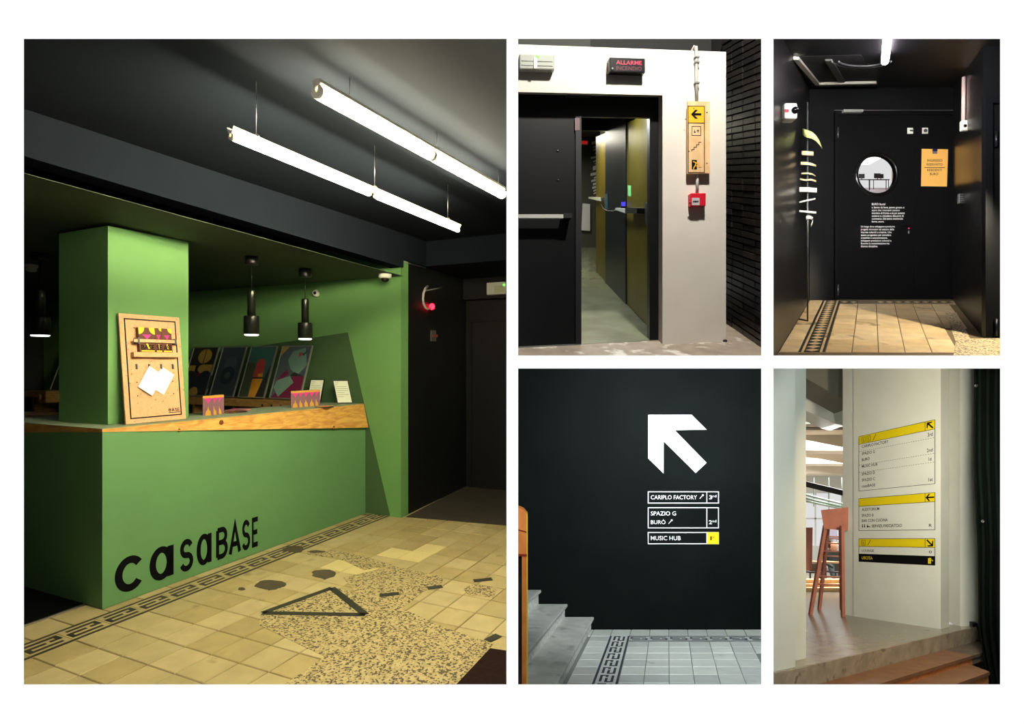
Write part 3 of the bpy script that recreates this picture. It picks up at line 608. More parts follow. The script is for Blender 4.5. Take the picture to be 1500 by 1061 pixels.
# --- leaning pegboard with packs and sheets
def pg(x, y): return (170 + x * .1697, 450 + y * .1697)
cB0 = R1.inv(184.4, 621.4, a=-.10)[2]; cB1 = R1.inv(272.6, 611, a=-.10)[2]
bz = zt(.4) + .004; O = R1.pt(-.10, bz, cB0)
bT = R1.inv(176, 459, a=-.175)[1]; T = R1.pt(-.175, bT, cB0); pb = Plane(O, R1.W, T - O); Wb = cB1 - cB0; Hb = (T - O).length
osb = M('chipboard', (222, 172, 128), .75, var=.10, vs=60, bump=.1, bs=120, dark=(168, 116, 78), dscale=55, dthr=.62)
pbd = thing('pegboard', pb.P(Wb / 2, 0), 'pinkish chipboard display panel with black outline leaning on the column', 'board')
mb = MB(); pb.rect(mb, 0, Wb, 0, Hb, -.012, 0); build('panel', mb, osb, pbd)
mb = MB(); pb.frame(mb, [(.03, .03), (Wb - .03, .03), (Wb - .03, Hb - .03), (.03, Hb - .03)], .008, 0, .0008); build('outline', mb, ink, pbd)
def pbq(x, y): return pb.px(*pg(x, y))
def pb_box(x0, x1, y0, y1):
    (u0, v0), (u1, v1) = pbq(x0, y1), pbq(x1, y0); return u0, u1, v0, v1
u0, u1, v0, v1 = pb_box(127, 512, 398, 434); mb = MB(); pb.rect(mb, u0, u1, v0, v1, 0, .035); ledge = build('ledge', mb, osb, pbd); lv = v1
u0, u1, v0, v1 = pb_box(120, 515, 294, 308); mb = MB(); pb.rect(mb, u0, u1, v0 , v1 , .036, .043); build('retaining_bar', mb, osb, pbd); bar_v = (v0 + v1) / 2
for x in (160, 478):
    u = pbq(x, 300)[0]; mb = MB(); pb.rect(mb, u - .006, u + .006, bar_v - .02, bar_v + .02, 0, .046); build('bar_bracket', mb, M('grey_steel', (96, 98, 100), .4, metal=.7), pbd)
for x in (172, 281, 384, 485):
    u, v = pbq(x, 515); mb = MB(); pb.rect(mb, u - .0045, u + .0045, v - .017, v + .017, .003, .012); build('clip', mb, MATS['grey_steel'], pbd)
for x, y in ((155, 180), (470, 200), (180, 650), (490, 640), (187, 767), (498, 748)):
    u, v = pbq(x, y); mb = MB(); mb.lathe(pb.P(u, v, 0), [(.004, 0), (.004, .002), (.001, .003)], pb.n, 8); build('peg', mb, black, pbd)
def logo(mb, pl, u0, u1, v0, v1, t):
    w_ = (u1 - u0); ws = [.25, .26, .22, .2]; x = u0; bx = []
    for k_ in ws: bx.append((x, x + k_ * w_ * .93, v0, v1)); x += k_ * w_ * 1.07
    draw_word(mb, pl, 'BASE', bx, .22, 0, .0008); pl.rect(mb, u0, u1, v0 - t * 2, v0 - t, 0, .0008)
u0, u1, v0, v1 = pb_box(455, 550, 868, 903); mb = MB(); logo(mb, pb, u0, u1, v0, v1, .005); build('lettering', mb, ink, pbd, label='black BASE logo')
bro, yel, pnk, gold = M('pack_brown', (92, 46, 24), .6), M('pack_yellow', (250, 214, 40), .6), M('pack_pink', (236, 40, 150), .6), M('pack_gold', (214, 160, 44), .5)
pur = M('pack_mauve', (134, 92, 104), .6)
for (x0, x1, lab) in ((180, 322, 'brown printed BASE pack standing leftmost on the chipboard ledge'), (322, 380, 'brown printed BASE pack in the middle on the chipboard ledge'), (380, 466, 'brown printed BASE pack standing rightmost on the chipboard ledge')):
    u0 = pbq(x0, 400)[0] + .001; u1 = pbq(x1, 400)[0] - .001; v0 = lv + .001; v1 = pbq(250, 183)[1]; wd = u1 - u0; h = v1 - v0
    t = thing('printed_pack', pb.P((u0 + u1) / 2, v0, .02), lab, 'pack', 'printed packs on the chipboard')
    mb = MB(); pb.rect(mb, u0, u1, v0, v1, .004, .030); bd = build('box', mb, bro, t)
    mb = MB()
    qd = lambda cx, a0, a1, R_: pb.poly(mb, [(cx, v1)] + [(cx + R_ * math.cos(math.radians(a0 + (a1 - a0) * i / 8)), v1 + R_ * 1.15 * math.sin(math.radians(a0 + (a1 - a0) * i / 8))) for i in range(9)], .030, .0306)
    R_ = min(wd * .36, h * .28)
    if x0 == 180: qd(u0, 270, 360, R_); qd(u1, 180, 270, R_)
    else: qd(u1, 180, 270, R_ * 1.15)
    pb.rect(mb, u0 + wd * .12, u1 - wd * .08, v0 + h * .02, v0 + h * .07, .030, .0306)
    pb.poly(mb, [(u0 + wd * .42, v0 + h * .34), (u0 + wd * .52, v0 + h * .34), (u0 + wd * .66, v0 + h * .12), (u0 + wd * .5, v0 + h * .12)], .030, .0306); build('yellow_print', mb, yel, bd)
    mb = MB(); pb.poly(mb, [(u0 + wd * .22, v1 - h * .29), (u0 + wd * .78, v1 - h * .29), (u0 + wd * .56, v1 - h * .42), (u0 + wd * .5, v1 - h * .52), (u0 + wd * .44, v1 - h * .42)], .030, .0308); build('pink_print', mb, pnk, bd)
    mb = MB(); pb.text(mb, {180: 'BASE', 322: 'SE', 380: 'ASE'}[x0], u0 + wd * .1, v0 + h * .1, h * .2, wd * .82, .0312, 0, .02); build('lettering', mb, ink, bd)
for cs, d, lab in (((( 275, 510), (395, 590), (302, 768), (178, 690)), .012, 'white paper sheet clipped to the chipboard, front one'), (((388, 515), (495, 585), (405, 760), (290, 690)), .006, 'white paper sheet clipped to the chipboard, partly behind the other')):
    mb = MB(); pb.poly(mb, [pbq(*p) for p in cs], d, d + .003); build('paper_sheet', mb, M('paper_white', (250, 250, 250), .8), label=lab, cat='paper', group='paper sheets on the chipboard')
# --- packs, flyers and framed sheets on the counter
def counter_pack(px, py, lab, grp):
    a_, b_, c_ = R1.inv(px, py, b=zt(1.6) + .0015)
    b_ = zt(c_) + .0012
    f = (R1.A * .80 - R1.W * .6).normalized(); s_ = Vector((0, 0, 1)).cross(f).normalized()
    wd, dp, h = .072, .030, .150; O = R1.pt(a_, b_, c_); pl = Plane(O - s_ * 0, s_, (0, 0, 1))
    t = thing('printed_carton', O, lab, 'carton', grp)
    mb = MB(); pl.rect(mb, -wd / 2, wd / 2, 0, h, -dp, 0); bd = build('box', mb, pur, t)
    mb = MB(); pl.rect(mb, -wd / 2, wd / 2, h * .88, h, 0, .0006); pl.poly(mb, [(-.02, 0), (.02, 0), (.016, .03), (.005, .045), (0, .07), (-.005, .045), (-.016, .03)], 0, .0006); build('gold_print', mb, gold, bd)
    mb = MB(); pl.poly(mb, [(-.03, h * .87), (.03, h * .87), (.012, h * .77), (0, h * .6), (-.012, h * .77)], 0, .0007); build('pink_print', mb, pnk, bd)
for i, (px, py) in enumerate(((305, 609.5), (313, 608.3), (320.5, 607.2))):
    counter_pack(px, py, '%s mauve printed carton in the group beside the chipboard panel' % ('nearest', 'middle', 'farthest')[i], 'mauve cartons beside the chipboard')
for i, (px, py) in enumerate(((432.5, 597.4), (440, 596.6), (448, 595.8), (456.5, 595), (463, 594.3))):
    counter_pack(px, py, '%s mauve printed carton in the row toward the far end of the counter' % ('first', 'second', 'third', 'fourth', 'fifth')[i], 'mauve cartons at the far end of the counter')
fly = M('flyer_mauve', (150, 96, 112), .6); fly2 = M('flyer_gold', (204, 150, 84), .6)
def flyer_pile(px, py, lab, la=.16, lc=.10, n=4, mat=fly):
    a_, _, c_ = R1.inv(px, py, b=1.0905); b_ = zt(c_) + .001
    t = thing('flyer_pile', R1.pt(a_, b_, c_), lab, 'flyers')
    for i in range(n):
        q = .35 * math.sin(i * 2.1); ca, sa = math.cos(q), math.sin(q); mb = MB()
        pts = [(a_ + x * ca - y * sa + .012 * i, c_ + x * sa + y * ca) for x, y in ((-la / 2, -lc / 2), (la / 2, -lc / 2), (la / 2, lc / 2), (-la / 2, lc / 2))]
        mb.prism([R1.pt(a, b_ + .006 * i + .005, c) for a, c in pts], [R1.pt(a, b_ + .006 * i, c) for a, c in pts]); sh_ = build('flyer', mb, mat if i % 2 == 0 else fly2, t)
    mb = MB(); z1 = b_ + .006 * n
    mb.prism([R1.pt(a_ + x, z1, c_ + y) for x, y in ((-.02, -.02), (.03, -.01), (.0, .03))], [R1.pt(a_ + x, z1 - .001, c_ + y) for x, y in ((-.02, -.02), (.03, -.01), (.0, .03))]); build('pink_print', mb, pnk, t)
flyer_pile(344, 604.5, 'loose pile of mauve and gold flyers beside the near cartons', .10, .17, 5)
flyer_pile(475, 596.2, 'low pile of dark flyers behind the far row of cartons', .10, .14, 2, M('flyer_dark', (70, 60, 60), .6))
flyer_pile(50, 609, 'flat pile of flyers on the shaded counter left of the column', .34, .2, 2)
def table_frame(bl, br, tl, tr, lab, lean):
    zb = 1.0885; A_ = R1.pt(*R1.inv(*bl, b=zb)); B_ = R1.pt(*R1.inv(*br, b=zb)); ex = (B_ - A_); ex.z = 0
    Wd = ex.length; ex.normalize(); back = Vector((-ex.y, ex.x, 0)); back = back if back.y > 0 else -back
    C_ = at(*tl, A_.y + lean); ey = C_ - A_; H = ey.length; pl = Plane(A_, ex, ey)
    t = thing('framed_sheet', (A_ + B_) / 2, lab, 'frame', 'framed notices on the counter end')
    q = lambda u, v, d: A_ + u * ex + v * ey.normalized() + d * pl.n
    def bxq(mb, u0, u1, v0, v1, d0, d1): mb.hexa([q(u, v, d) for d in (d0, d1) for v in (v0, v1) for u in (u0, u1)])
    mb = MB(); bxq(mb, .006, Wd - .006, .006, H - .006, 0, .004); sh_ = build('sheet', mb, M('notice_paper', (226, 232, 208), .7), t)
    mb = MB(); bxq(mb, 0, Wd, 0, .008, -.006, .009); bxq(mb, 0, Wd, H - .008, H, -.006, .009); bxq(mb, 0, .008, .008, H - .008, -.006, .009); bxq(mb, Wd - .008, Wd, .008, H - .008, -.006, .009); build('frame', mb, black, t)
    mb = MB()
    for i, (l0, l1) in enumerate(((.12, .35), (.12, .28), (.12, .8), (.12, .86), (.12, .82), (.12, .6), (.12, .84), (.12, .5))):
        v = H * (.88 - .085 * i); bxq(mb, Wd * l0, Wd * l1, v, v + .004, .004, .0045)
    build('text_lines', mb, M('faint_print', (150, 156, 140), .7), sh_)
    mb = MB(); m_ = A_ + ex * Wd / 2; mb.prism([m_ - ex * .02, m_ + ex * .02, m_ + ey * .6], [m_ - ex * .02 + back * .07, m_ + ex * .02 + back * .07, m_ + ey * .6 + back * .012]); build('stand', mb, black, t)
table_frame((449, 590), (470, 590), (455, 556), (476, 556), 'black framed notice leaning, behind the far row of cartons', .06)
table_frame((494, 591.5), (517, 591), (487, 557.5), (512, 557), 'black framed white notice at the far end of the counter', .05)
# ================================================================== ROOM 2: white wall with black fire door
R2 = Room(at(970, 505, 4.88), (1, .162, .0524), (-.014, 1, .324))
ww = M('white_plaster', (222, 214, 202), .85, var=.05, vs=3, bump=.05, bs=40)
conc = M('polished_concrete', (118, 122, 100), .25, var=.18, vs=4)
wconc = M('worn_concrete', (150, 136, 120), .6, var=.2, vs=8, dark=(214, 208, 196), dscale=6, dthr=.55)
dkw = M('dark_void_paint', (40, 41, 40), .9)
fdoor = M('fire_door_black', (15, 16, 18), .35)
aR = R2.inv(1063.5, 300, c=0)[0]; bT = R2.inv(1063.5, 76, c=0)[1]; bL = R2.inv(965, 139.5, c=0)[1]; aJ = R2.inv(970.5, 300, c=0)[0]; aLf = R2.inv(754, 300, c=0)[0]
TH = .17
def px_floor(R, name, pts, b0, b1, mat, label):
    q = [R.inv(x, y, b=b1) for x, y in pts]; mb = MB()
    mb.prism([R.pt(a, b1, c) for a, b, c in q], [R.pt(a, b0, c) for a, b, c in q])
    return build(name, mb, mat, label=label, cat='floor', kind='structure')
floor2 = px_floor(R2, 'floor', [(753, 528), (1122, 528), (1122, 430), (753, 430)], -.012, 0, wconc, 'worn pinkish concrete floor in front of the white wall')
mb = MB(); R2.box(mb, aLf, aR, bL, bT, 0, TH); R2.box(mb, aJ, aR, 0, bL, 0, TH)
build('wall_white', mb, ww, label='white free-standing wall around the black fire door', cat='wall', kind='structure')
# space behind and above
mb = MB(); R2.box(mb, aLf, 1.6, 2.3, 6, 1.0, 1.1); build('wall_upper', mb, dkw, label='dim dark wall above and behind the white wall', cat='wall', kind='structure')
mb = MB(); R2.box(mb, aLf, R2.inv(850, 120, c=.9)[0] + .1, 2.3, 3.4, .9, .999); build('wall_upper_panel', mb, M('dim_green_grey', (64, 66, 62), .9), label='grey panel above the white wall', cat='wall', kind='structure')
# corridor behind the door
a1 = R2.inv(950, 480, b=0)[0]; CF = 6.4; cA = R2.inv(951, 480, a=a1)[2]; cB = R2.inv(918, 440, a=a1)[2]; cC = R2.inv(888, 412, a=a1)[2]; cD = R2.inv(873, 397, a=a1)[2]
cwall = M('corridor_wall', (60, 62, 56), .7); aCL = R2.inv(852, 400, c=.3)[0] - .35
mb = MB(); R2.box(mb, aCL - .1, aCL, 0, 2.3, TH + .06, CF); build('wall_corridor_left', mb, cwall, label='dark corridor wall hidden behind the left door leaf', cat='wall', kind='structure')
mb = MB(); R2.box(mb, a1 + .09, a1 + .2, 0, 2.3, TH + .1, cD + .15); R2.box(mb, a1 + .2, a1 + 1.4, 0, 2.3, cD + .05, cD + .15); R2.box(mb, a1 + 1.3, a1 + 1.4, 0, 2.3, cD + .15, CF); build('wall_corridor_right', mb, cwall, label='dark corridor wall on the right behind the open leaf', cat='wall', kind='structure')
mb = MB(); R2.box(mb, aCL - .1, a1 + .2, 2.16, 2.3, TH + .06, cD + .15); R2.box(mb, aCL - .1, a1 + 1.4, 2.16, 2.3, cD + .15, CF); build('ceiling_corridor', mb, cwall, label='dark corridor ceiling beyond the fire door', cat='ceiling', kind='structure')
mb = MB(); R2.box(mb, aCL - .1, a1 + 1.4, -.1, 2.3, CF, CF + .1); build('wall_corridor_end', mb, M('corridor_end', (84, 84, 74), .8), label='far end wall of the corridor beyond the door', cat='wall', kind='structure')
mb = MB(); R2.box(mb, aCL - .1, a1 + .1, -.02, .003, TH * .7, cD + .15); R2.box(mb, aCL - .1, a1 + 1.3, -.02, .003, cD + .15, CF); build('floor_corridor', mb, conc, label='greenish polished concrete corridor floor', cat='floor', kind='structure')
# door frame and leaves
dd = thing('fire_door', R2.pt(aJ - .9, 0, TH), 'black double fire door with its right leaf standing open', 'door')
a85 = R2.inv(850.5, 400, c=.13)[0]; a96 = R2.inv(962.5, 400, c=TH)[0]; a95 = R2.inv(950, 400, c=TH)[0]
bH = R2.inv(900, 172.5, c=TH)[1]
mb = MB(); R2.box(mb, aLf, a96 + .02, bH, bL + .02, TH - .04, TH + .05); R2.box(mb, a95, a96 + .02, 0, bH, TH - .04, TH + .05); build('door_frame', mb, fdoor, dd)
mb = MB(); R2.box(mb, aLf, a85, .006, bH, .12, TH - .042); lf = build('door_leaf', mb, fdoor, dd, label='closed left leaf')
mb = MB(); a84 = R2.inv(843, 400, c=.118)[0]; R2.box(mb, a84, a85 + .004, .006, bH, .108, .12); build('leaf_edge', mb, black, lf)
mb = MB(); R2.box(mb, aLf, a85, .0, .006, .1, .13); build('sill_strip', mb, chrome, lf)
pd = Plane(R2.pt(0, 0, .12), R2.A, R2.V)
steel = M('pale_bar', (206, 206, 196), .35)
def barpx(pl, parent, name, x0, x1, y0, y1, d0, d1, mat):
    mb = MB(); pl.poly_px(mb, [(x0, y1), (x1, y1), (x1, y0), (x0, y0)], d0, d1); return build(name, mb, mat, parent)
br = barpx(pd, lf, 'panic_bar', 755, 822, 317.5, 323, .05, .08, steel); barpx(pd, lf, 'bar_housing', 822, 834, 316, 323, .0, .085, black)
barpx(pd, lf, 'instruction_label', 841.5, 848.5, 174, 192, 0, .014, M('faded_label', (120, 96, 96), .7))
for x, y in ((817, 221), (817.5, 264)): mb = MB(); mb.lathe(pd.P(*pd.px(x, y), 0), [(.009, 0), (.008, .004), (.001, .005)], pd.n, 10); build('screw', mb, MATS['grey_steel'], lf)
barpx(Plane(R2.pt(0, 0, TH - .04), R2.A, R2.V), dd, 'door_closer', 828, 865, 140.5, 143.5, 0, .03, MATS['grey_steel'])
goldrefl = M('leaf_gold_reflection', (112, 98, 24), .35, metal=.3, var=.15, vs=4)  # reflection of a warm-lit wall put into the leaf colour
dkl = M('dark_leaf_paint', (26, 27, 20), .3)
mb = MB(); R2.box(mb, a1, a1 + .045, .01, 2.0, cA, cB); ol = build('door_leaf', mb, goldrefl, dd, label='open right leaf, golden reflection put into its colour')
pz = Plane(R2.pt(a1, 0, 0), R2.W, R2.V)
mb = MB(); pz.poly_px(mb, [(912.5, 307.5), (913, 304.5), (928, 306), (928, 312.5)], .06, .09); build('panic_bar', mb, steel, ol)
mb = MB(); pz.poly_px(mb, [(928, 312), (928, 304), (946, 305), (946, 313)], .0, .085); build('bar_housing', mb, black, ol)
mb = MB(); pz.poly_px(mb, [(920, 287), (924.5, 288), (924.5, 272), (920, 271.5)], 0, .003); build('sticker', mb, M('green_sticker', (150, 240, 150), .5), ol)
mb = MB(); pz.poly_px(mb, [(946, 327), (950, 329), (950, 298), (946, 297)], 0, .012); build('lock_plate', mb, MATS['grey_steel'], ol)
# second doorway further in
d2 = thing('inner_door', R2.pt(a1, 0, cC), 'inner black door frame and open leaf further along the corridor', 'door')
blu = M('dark_blue_frame', (16, 26, 36), .35)
mb = MB(); R2.box(mb, a1 - .012, a1 + .09, 0, 2.16, cB + .002, cC); fr2 = build('door_frame', mb, blu, d2)
mb = MB(); R2.box(mb, aCL, a1 + .09, 2.0, 2.16, cC - .1, cC); build('door_header', mb, blu, d2)
mb = MB(); R2.box(mb, a1 + .0, a1 + .045, .01, 1.98, cC + .003, cD); l2 = build('door_leaf', mb, goldrefl, d2)
mb = MB(); pz.poly_px(mb, [(867.5, 291), (868, 288.5), (887, 290), (887, 295)], .02, .06); build('panic_bar', mb, steel, l2)
mb = MB(); pz.poly_px(mb, [(888, 306), (892.5, 307), (892.5, 284), (888, 284)], .013, .022); build('lock_plate', mb, M('blue_grey_metal', (88, 120, 142), .35, metal=.5), fr2)
mb = MB(); pz.poly_px(mb, [(914, 301.5), (918, 302), (918, 296), (914, 296)], .013, .03); build('magnet_lock', mb, M('violet_led', (70, 60, 220), .4, emit=.8), fr2)
mb = MB(); pts = [(884, 300), (887, 306), (893, 309), (902, 309.5), (909, 307), (914, 302)]; mb.tube([pz.P(*pz.px(x, y), .03) for x, y in pts], .005, 6); build('cable', mb, MATS['grey_steel'], fr2)
# things at the end of the corridor
pe = Plane(R2.pt(0, 0, CF), R2.A, R2.V)
t = thing('exit_sign', pe.P(*pe.px(855, 212), .02), 'small red lit sign at the end of the corridor', 'sign')
barpx(pe, t, 'frame', 848.5, 861, 206.5, 213, 0, .03, steel); barpx(pe, t, 'panel', 849, 860, 207.5, 212, .03, .034, M('dim_red_panel', (200, 40, 36), .5, emit=.5))
mb = MB(); y = 207
random.seed(3)
t = thing('vertical_lettering', pe.P(*pe.px(870, 286), .0), 'white lettering running up the corridor end wall beside the inner leaf', 'sign')
for i, (y0, x0, hh) in enumerate(((207, 866.5, 5), (214, 868.5, 3), (218, 868.5, 4), (224, 871, 2), (229, 865.5, 4), (235, 869, 3), (239, 871, 2), (243, 868.5, 7), (253, 865, 5), (259, 870, 3), (263, 866, 4), (268, 868.5, 4), (273, 867.5, 4), (278, 869, 3), (282, 869.5, 3))):
    mb = MB(); pe.poly_px(mb, [(x0, y0 + hh), (873.5, y0 + hh - 1.5), (873.5, y0 - 1), (x0, y0 + 1)], 0, .004); build('letter', mb, wvinyl, t)
mb = MB(); q0 = pe.px(852, 340); pe.poly_px(mb, [(851, 338), (863.5, 339), (863.5, 300), (853, 299)], .02, .045); build('white_panel', mb, wvinyl, label='white rectangular panel leaning at the corridor end', cat='panel')
# things on the white wall
p2w = Plane(R2.pt(0, 0, 0), R2.A, R2.V)
t = thing('alarm_sign', p2w.P(*p2w.px(915, 112)), 'black alarm display reading ALLARME INCENDIO above the door', 'sign')
mb = MB(); u0, v0 = p2w.px(889.5, 110.5); u1, v1 = p2w.px(941, 91)
def rbox(mb, pl, u0, u1, v0, v1, d0, d1): pl.rect(mb, u0, u1, v0, v1, d0, d1)
rbox(mb, p2w, u0, u1, v0, v1, .004, .062); bd = build('housing', mb, M('alarm_black', (18, 16, 18), .3), t, bevel=.006)
mb = MB(); p2w.rect(mb, u0 - .004, u1 - .02, v0 + .01, v1 - .004, 0, .012); build('back_plate', mb, wplastic, t)
mb = MB(); p2w.text(mb, 'ALLARME', u0 + .055, v0 + .063, .034, u1 - u0 - .085, .0626, 0, .01); build('lettering', mb, M('red_letters', (190, 28, 64), .5, emit=.35), bd)
mb = MB(); p2w.text(mb, 'INCENDIO', u0 + .055, v0 + .016, .034, u1 - u0 - .085, .0626, 0, .01); build('lettering', mb, M('dim_red_letters', (92, 18, 34), .5, emit=.06), bd)
mb = MB(); mb.lathe(p2w.P(u0 + .024, v0 + .022, .062), [(.012, 0), (.011, .004), (.001, .007)], p2w.n, 12); build('buzzer_hole', mb, chrome, bd)
t = thing('emergency_light', p2w.P(*p2w.px(785, 107)), 'grey translucent emergency light with green indicator at upper left of the white wall', 'light')
u0, v0 = p2w.px(758, 106); u1, v1 = p2w.px(810.5, 85); u0 = max(u0, aLf + .01)
mb = MB(); p2w.rect(mb, u0, u1, v0, v1, 0, .055); cs = build('case', mb, M('grey_translucent', (168, 172, 160), .35), t, bevel=.01)
for k in range(2): mb = MB(); p2w.rect(mb, u0 + .02, u1 - .02, v0 + .03 + .035 * k, v0 + .04 + .035 * k, .055, .058); build('ridge', mb, M('ridge_grey', (160, 166, 154), .4), cs)
mb = MB(); uu, vv = p2w.px(785, 88); p2w.rect(mb, uu - .028, uu - .002, v0 + .006, vv - .01, .055, .062); build('reflector', mb, wplastic, cs)
mb = MB(); mb.lathe(p2w.P(uu, vv, .056), [(.013, 0), (.010, .006), (.001, .009)], p2w.n, 12); build('indicator', mb, MATS['green_led'], cs)
# conduit
cond = M('conduit_grey', (176, 174, 166), .5)
t = thing('conduit', p2w.P(*p2w.px(1020, 290)), 'grey conduit hooked over the white wall and running down to the red call point', 'pipe')
mb = MB(); up = [p2w.P(*p2w.px(x, y), d) for x, y, d in ((1015.5, 78, -.03), (1015.5, 72, -.01), (1016.5, 69.5, .012), (1018, 70.5, .018), (1018.5, 78, .018), (1018.7, 118, .018), (1019.5, 158, .014))]; mb.tube(up, .014, 10); build('pipe', mb, cond, t)
mb = MB(); mb.tube([p2w.P(*p2w.px(1020, 252), .014), p2w.P(*p2w.px(1020.2, 288), .014)], .013, 10); build('pipe', mb, cond, t)
for y in (86, 93.5, 123.5):
    u, v = p2w.px(1019, y); mb = MB(); p2w.rect(mb, u - .02, u + .02, v - .006, v + .006, 0, .036); build('pipe_clip', mb, MATS['grey_conduit'], t)
# wayfinding board
bw = wood('pale_ply', (236, 200, 150), (222, 178, 126), (6, 6, 2))
t = thing('wayfinding_board', p2w.P(*p2w.px(1022, 259)), 'narrow pale wood sign with yellow arrow panel and pictograms', 'sign')
def sg(x, y): return (1000 + x / 6.622, 150 + y / 6.631)
u0, v0 = p2w.px(*sg(24, 706)); u1, v1 = p2w.px(*sg(240, 16)); D0 = .034; D = D0 + .012
mb = MB(); p2w.rect(mb, u0, u1, v0, v1, .03, D); bd = build('board', mb, bw, t)
def sq(x, y): return p2w.px(*sg(x, y))
pS = Plane(p2w.P(0, 0, D), R2.A, R2.V)
def sq(x, y): return pS.px(*sg(x, y))
(ua, va), (ub, vb) = sq(50, 685), sq(214, 36)
mb = MB(); pS.frame(mb, [(ua, va), (ub, va), (ub, vb), (ua, vb)], .006, 0, .001); build('outline', mb, ink, bd)
ym = sq(50, 196)[1]; mb = MB(); pS.rect(mb, ua + .006, ub - .006, ym, vb - .006, 0, .0008); yb = build('yellow_panel', mb, M('amber_panel', (244, 178, 22), .6), bd)
mb = MB(); pS.rect(mb, ua, ub, ym - .006, ym, 0, .001); build('divider', mb, ink, bd)
mb = MB(); pS.poly(mb, [sq(*p) for p in ((80, 117), (122, 72), (146, 76), (116, 106), (180, 106), (180, 128), (116, 128), (146, 158), (122, 160))], .0008, .0018); build('arrow', mb, ink, yb)
mb = MB(); (x0, y0), (x1, y1) = sq(88, 324), sq(178, 232); pS.frame(mb, [(x0, y0), (x1, y0), (x1, y1), (x0, y1)], .005, 0, .001)
for x, up_ in ((117, 0), (148, 1)):
    ya, yb2 = (268, 296); pS.stroke(mb, [sq(x, ya), sq(x, yb2)], .005, 0, .001); e = ya if up_ else yb2; s_ = 12 if up_ else -12
    pS.stroke(mb, [sq(x - 10, e + s_), sq(x, e), sq(x + 10, e + s_)], .005, 0, .001)
build('lift_pictogram', mb, ink, bd, kind='stuff')
mb = MB(); pS.stroke(mb, [sq(*p) for p in ((88, 478), (88, 460), (110, 460), (110, 436), (134, 436), (134, 412), (157, 412), (157, 388), (180, 388))], .0055, 0, .001); build('stairs_pictogram', mb, ink, bd)
mb = MB(); pS.poly(mb, [sq(*p) for p in ((88, 652), (138, 652), (138, 560), (88, 560))], 0, .001); build('exit_pictogram', mb, ink, bd)
mb = MB(); pS.stroke(mb, [sq(*p) for p in ((100, 575), (128, 585), (146, 600), (160, 610))], .008, .001, .002); pS.stroke(mb, [sq(*p) for p in ((128, 585), (122, 612), (110, 630), (104, 648))], .008, .001, .002); pS.stroke(mb, [sq(*p) for p in ((122, 612), (140, 622), (150, 628), (182, 628))], .005, .001, .002); build('running_pictogram', mb, MATS['amber_panel'], bd, kind='stuff')
for x, y in ((108, 60), (236, 98), (28, 165), (60, 475), (236, 592)):
    mb = MB(); mb.lathe(pS.P(*sq(x, y), 0), [(.0065, 0), (.005, .0018), (.001, .002)], pS.n, 10); build('wood_knot', mb, kn, bd)
# red call point
t = thing('fire_call_point', p2w.P(*p2w.px(1018, 307)), 'red fire call point box below the wooden sign', 'alarm')
red = M('alarm_red', (214, 24, 48), .4); u0, v0 = p2w.px(1007.5, 304.5); u1, v1 = p2w.px(1029.5, 285.5)
mb = MB(); p2w.rect(mb, u0, u1, v0, v1, 0, .055); bd = build('box', mb, red, t, bevel=.006)
pR = Plane(p2w.P(0, 0, .055), R2.A, R2.V); ua, va = pR.px(1013.5, 301); ub, vb = pR.px(1024.5, 290)
mb = MB(); pR.rect(mb, ua, ub, va, vb, 0, .003); wn = build('window', mb, M('grey_window', (196, 190, 192), .4), bd)
mb = MB(); m_ = (va + vb) / 2; uc = (ua + ub) / 2; pR.poly(mb, [(ua + .006, m_), (ua + .02, m_ + .012), (ua + .02, m_ - .012)], .003, .004); pR.poly(mb, [(ub - .006, m_), (ub - .02, m_ - .012), (ub - .02, m_ + .012)], .003, .004); pR.disc(mb, uc, m_, .009, .003, .004); pR.rect(mb, ua + .018, ub - .018, m_ - .003, m_ + .003, .003, .004); build('pictogram', mb, ink, wn)
mb = MB(); mb.lathe(pR.P(ua - .018, m_ - .008, 0), [(.01, 0), (.009, .004), (.001, .006)], pR.n, 12); build('key_lock', mb, M('dark_red', (120, 12, 26), .4), bd)
mb = MB(); R2.box(mb, aJ, aR, 0, .012, -.012, 0); mb = MB(); p = p2w.px(1061, 499); mb.lathe(p2w.P(p[0], .014, .012), [(.02, -.014), (.016, 0), (.001, .006)], (0, 0, 1), 8); build('cable_stub', mb, black, label='small black stub at the foot of the white wall corner', cat='fitting')
# brick wall on the right
aB = R2.inv(1114.7, 509, b=0)[0]
mortar = M('brick_mortar_dark', (24, 22, 20), .9)
mb = MB(); R2.box(mb, aB + .02, aB + .07, -.05, 4.2, R2.inv(1119, 505, a=aB + .02)[2], 1.0)
bw_ = build('wall_brick', mb, mortar, label='dark brown brick wall running back on the right', cat='wall', kind='structure')
bmat = [M('dark_brick_%d' % i, c, .38, var=.3, vs=18, bump=.3, bs=35) for i, c in enumerate(((27, 23, 20), (34, 29, 25), (22, 20, 19)))]
def brick_mesh(mat, L=.245, h=.052, dp=.03, e=.004):
    vs = []
    for (x, s_) in ((dp, 0), (0, e)):
        for y, z_ in ((-L / 2, 0), (L / 2, 0), (L / 2, h), (-L / 2, h)):
            vs.append(R2.A * x + R2.W * (y - math.copysign(s_, y)) + R2.V * (z_ + (s_ if z_ == 0 else -s_)))
    me = bpy.data.meshes.new('brick'); me.from_pydata(vs, [], [(4, 5, 6, 7), (0, 1, 5, 4), (1, 2, 6, 5), (2, 3, 7, 6), (3, 0, 4, 7)]); me.materials.append(mat)
    bm = bmesh.new(); bm.from_mesh(me); bmesh.ops.recalc_face_normals(bm, faces=bm.faces)
    bm.to_mesh(me); bm.free(); return me
bmesh_ = [brick_mesh(m) for m in bmat]; nb = 0; random.seed(11)
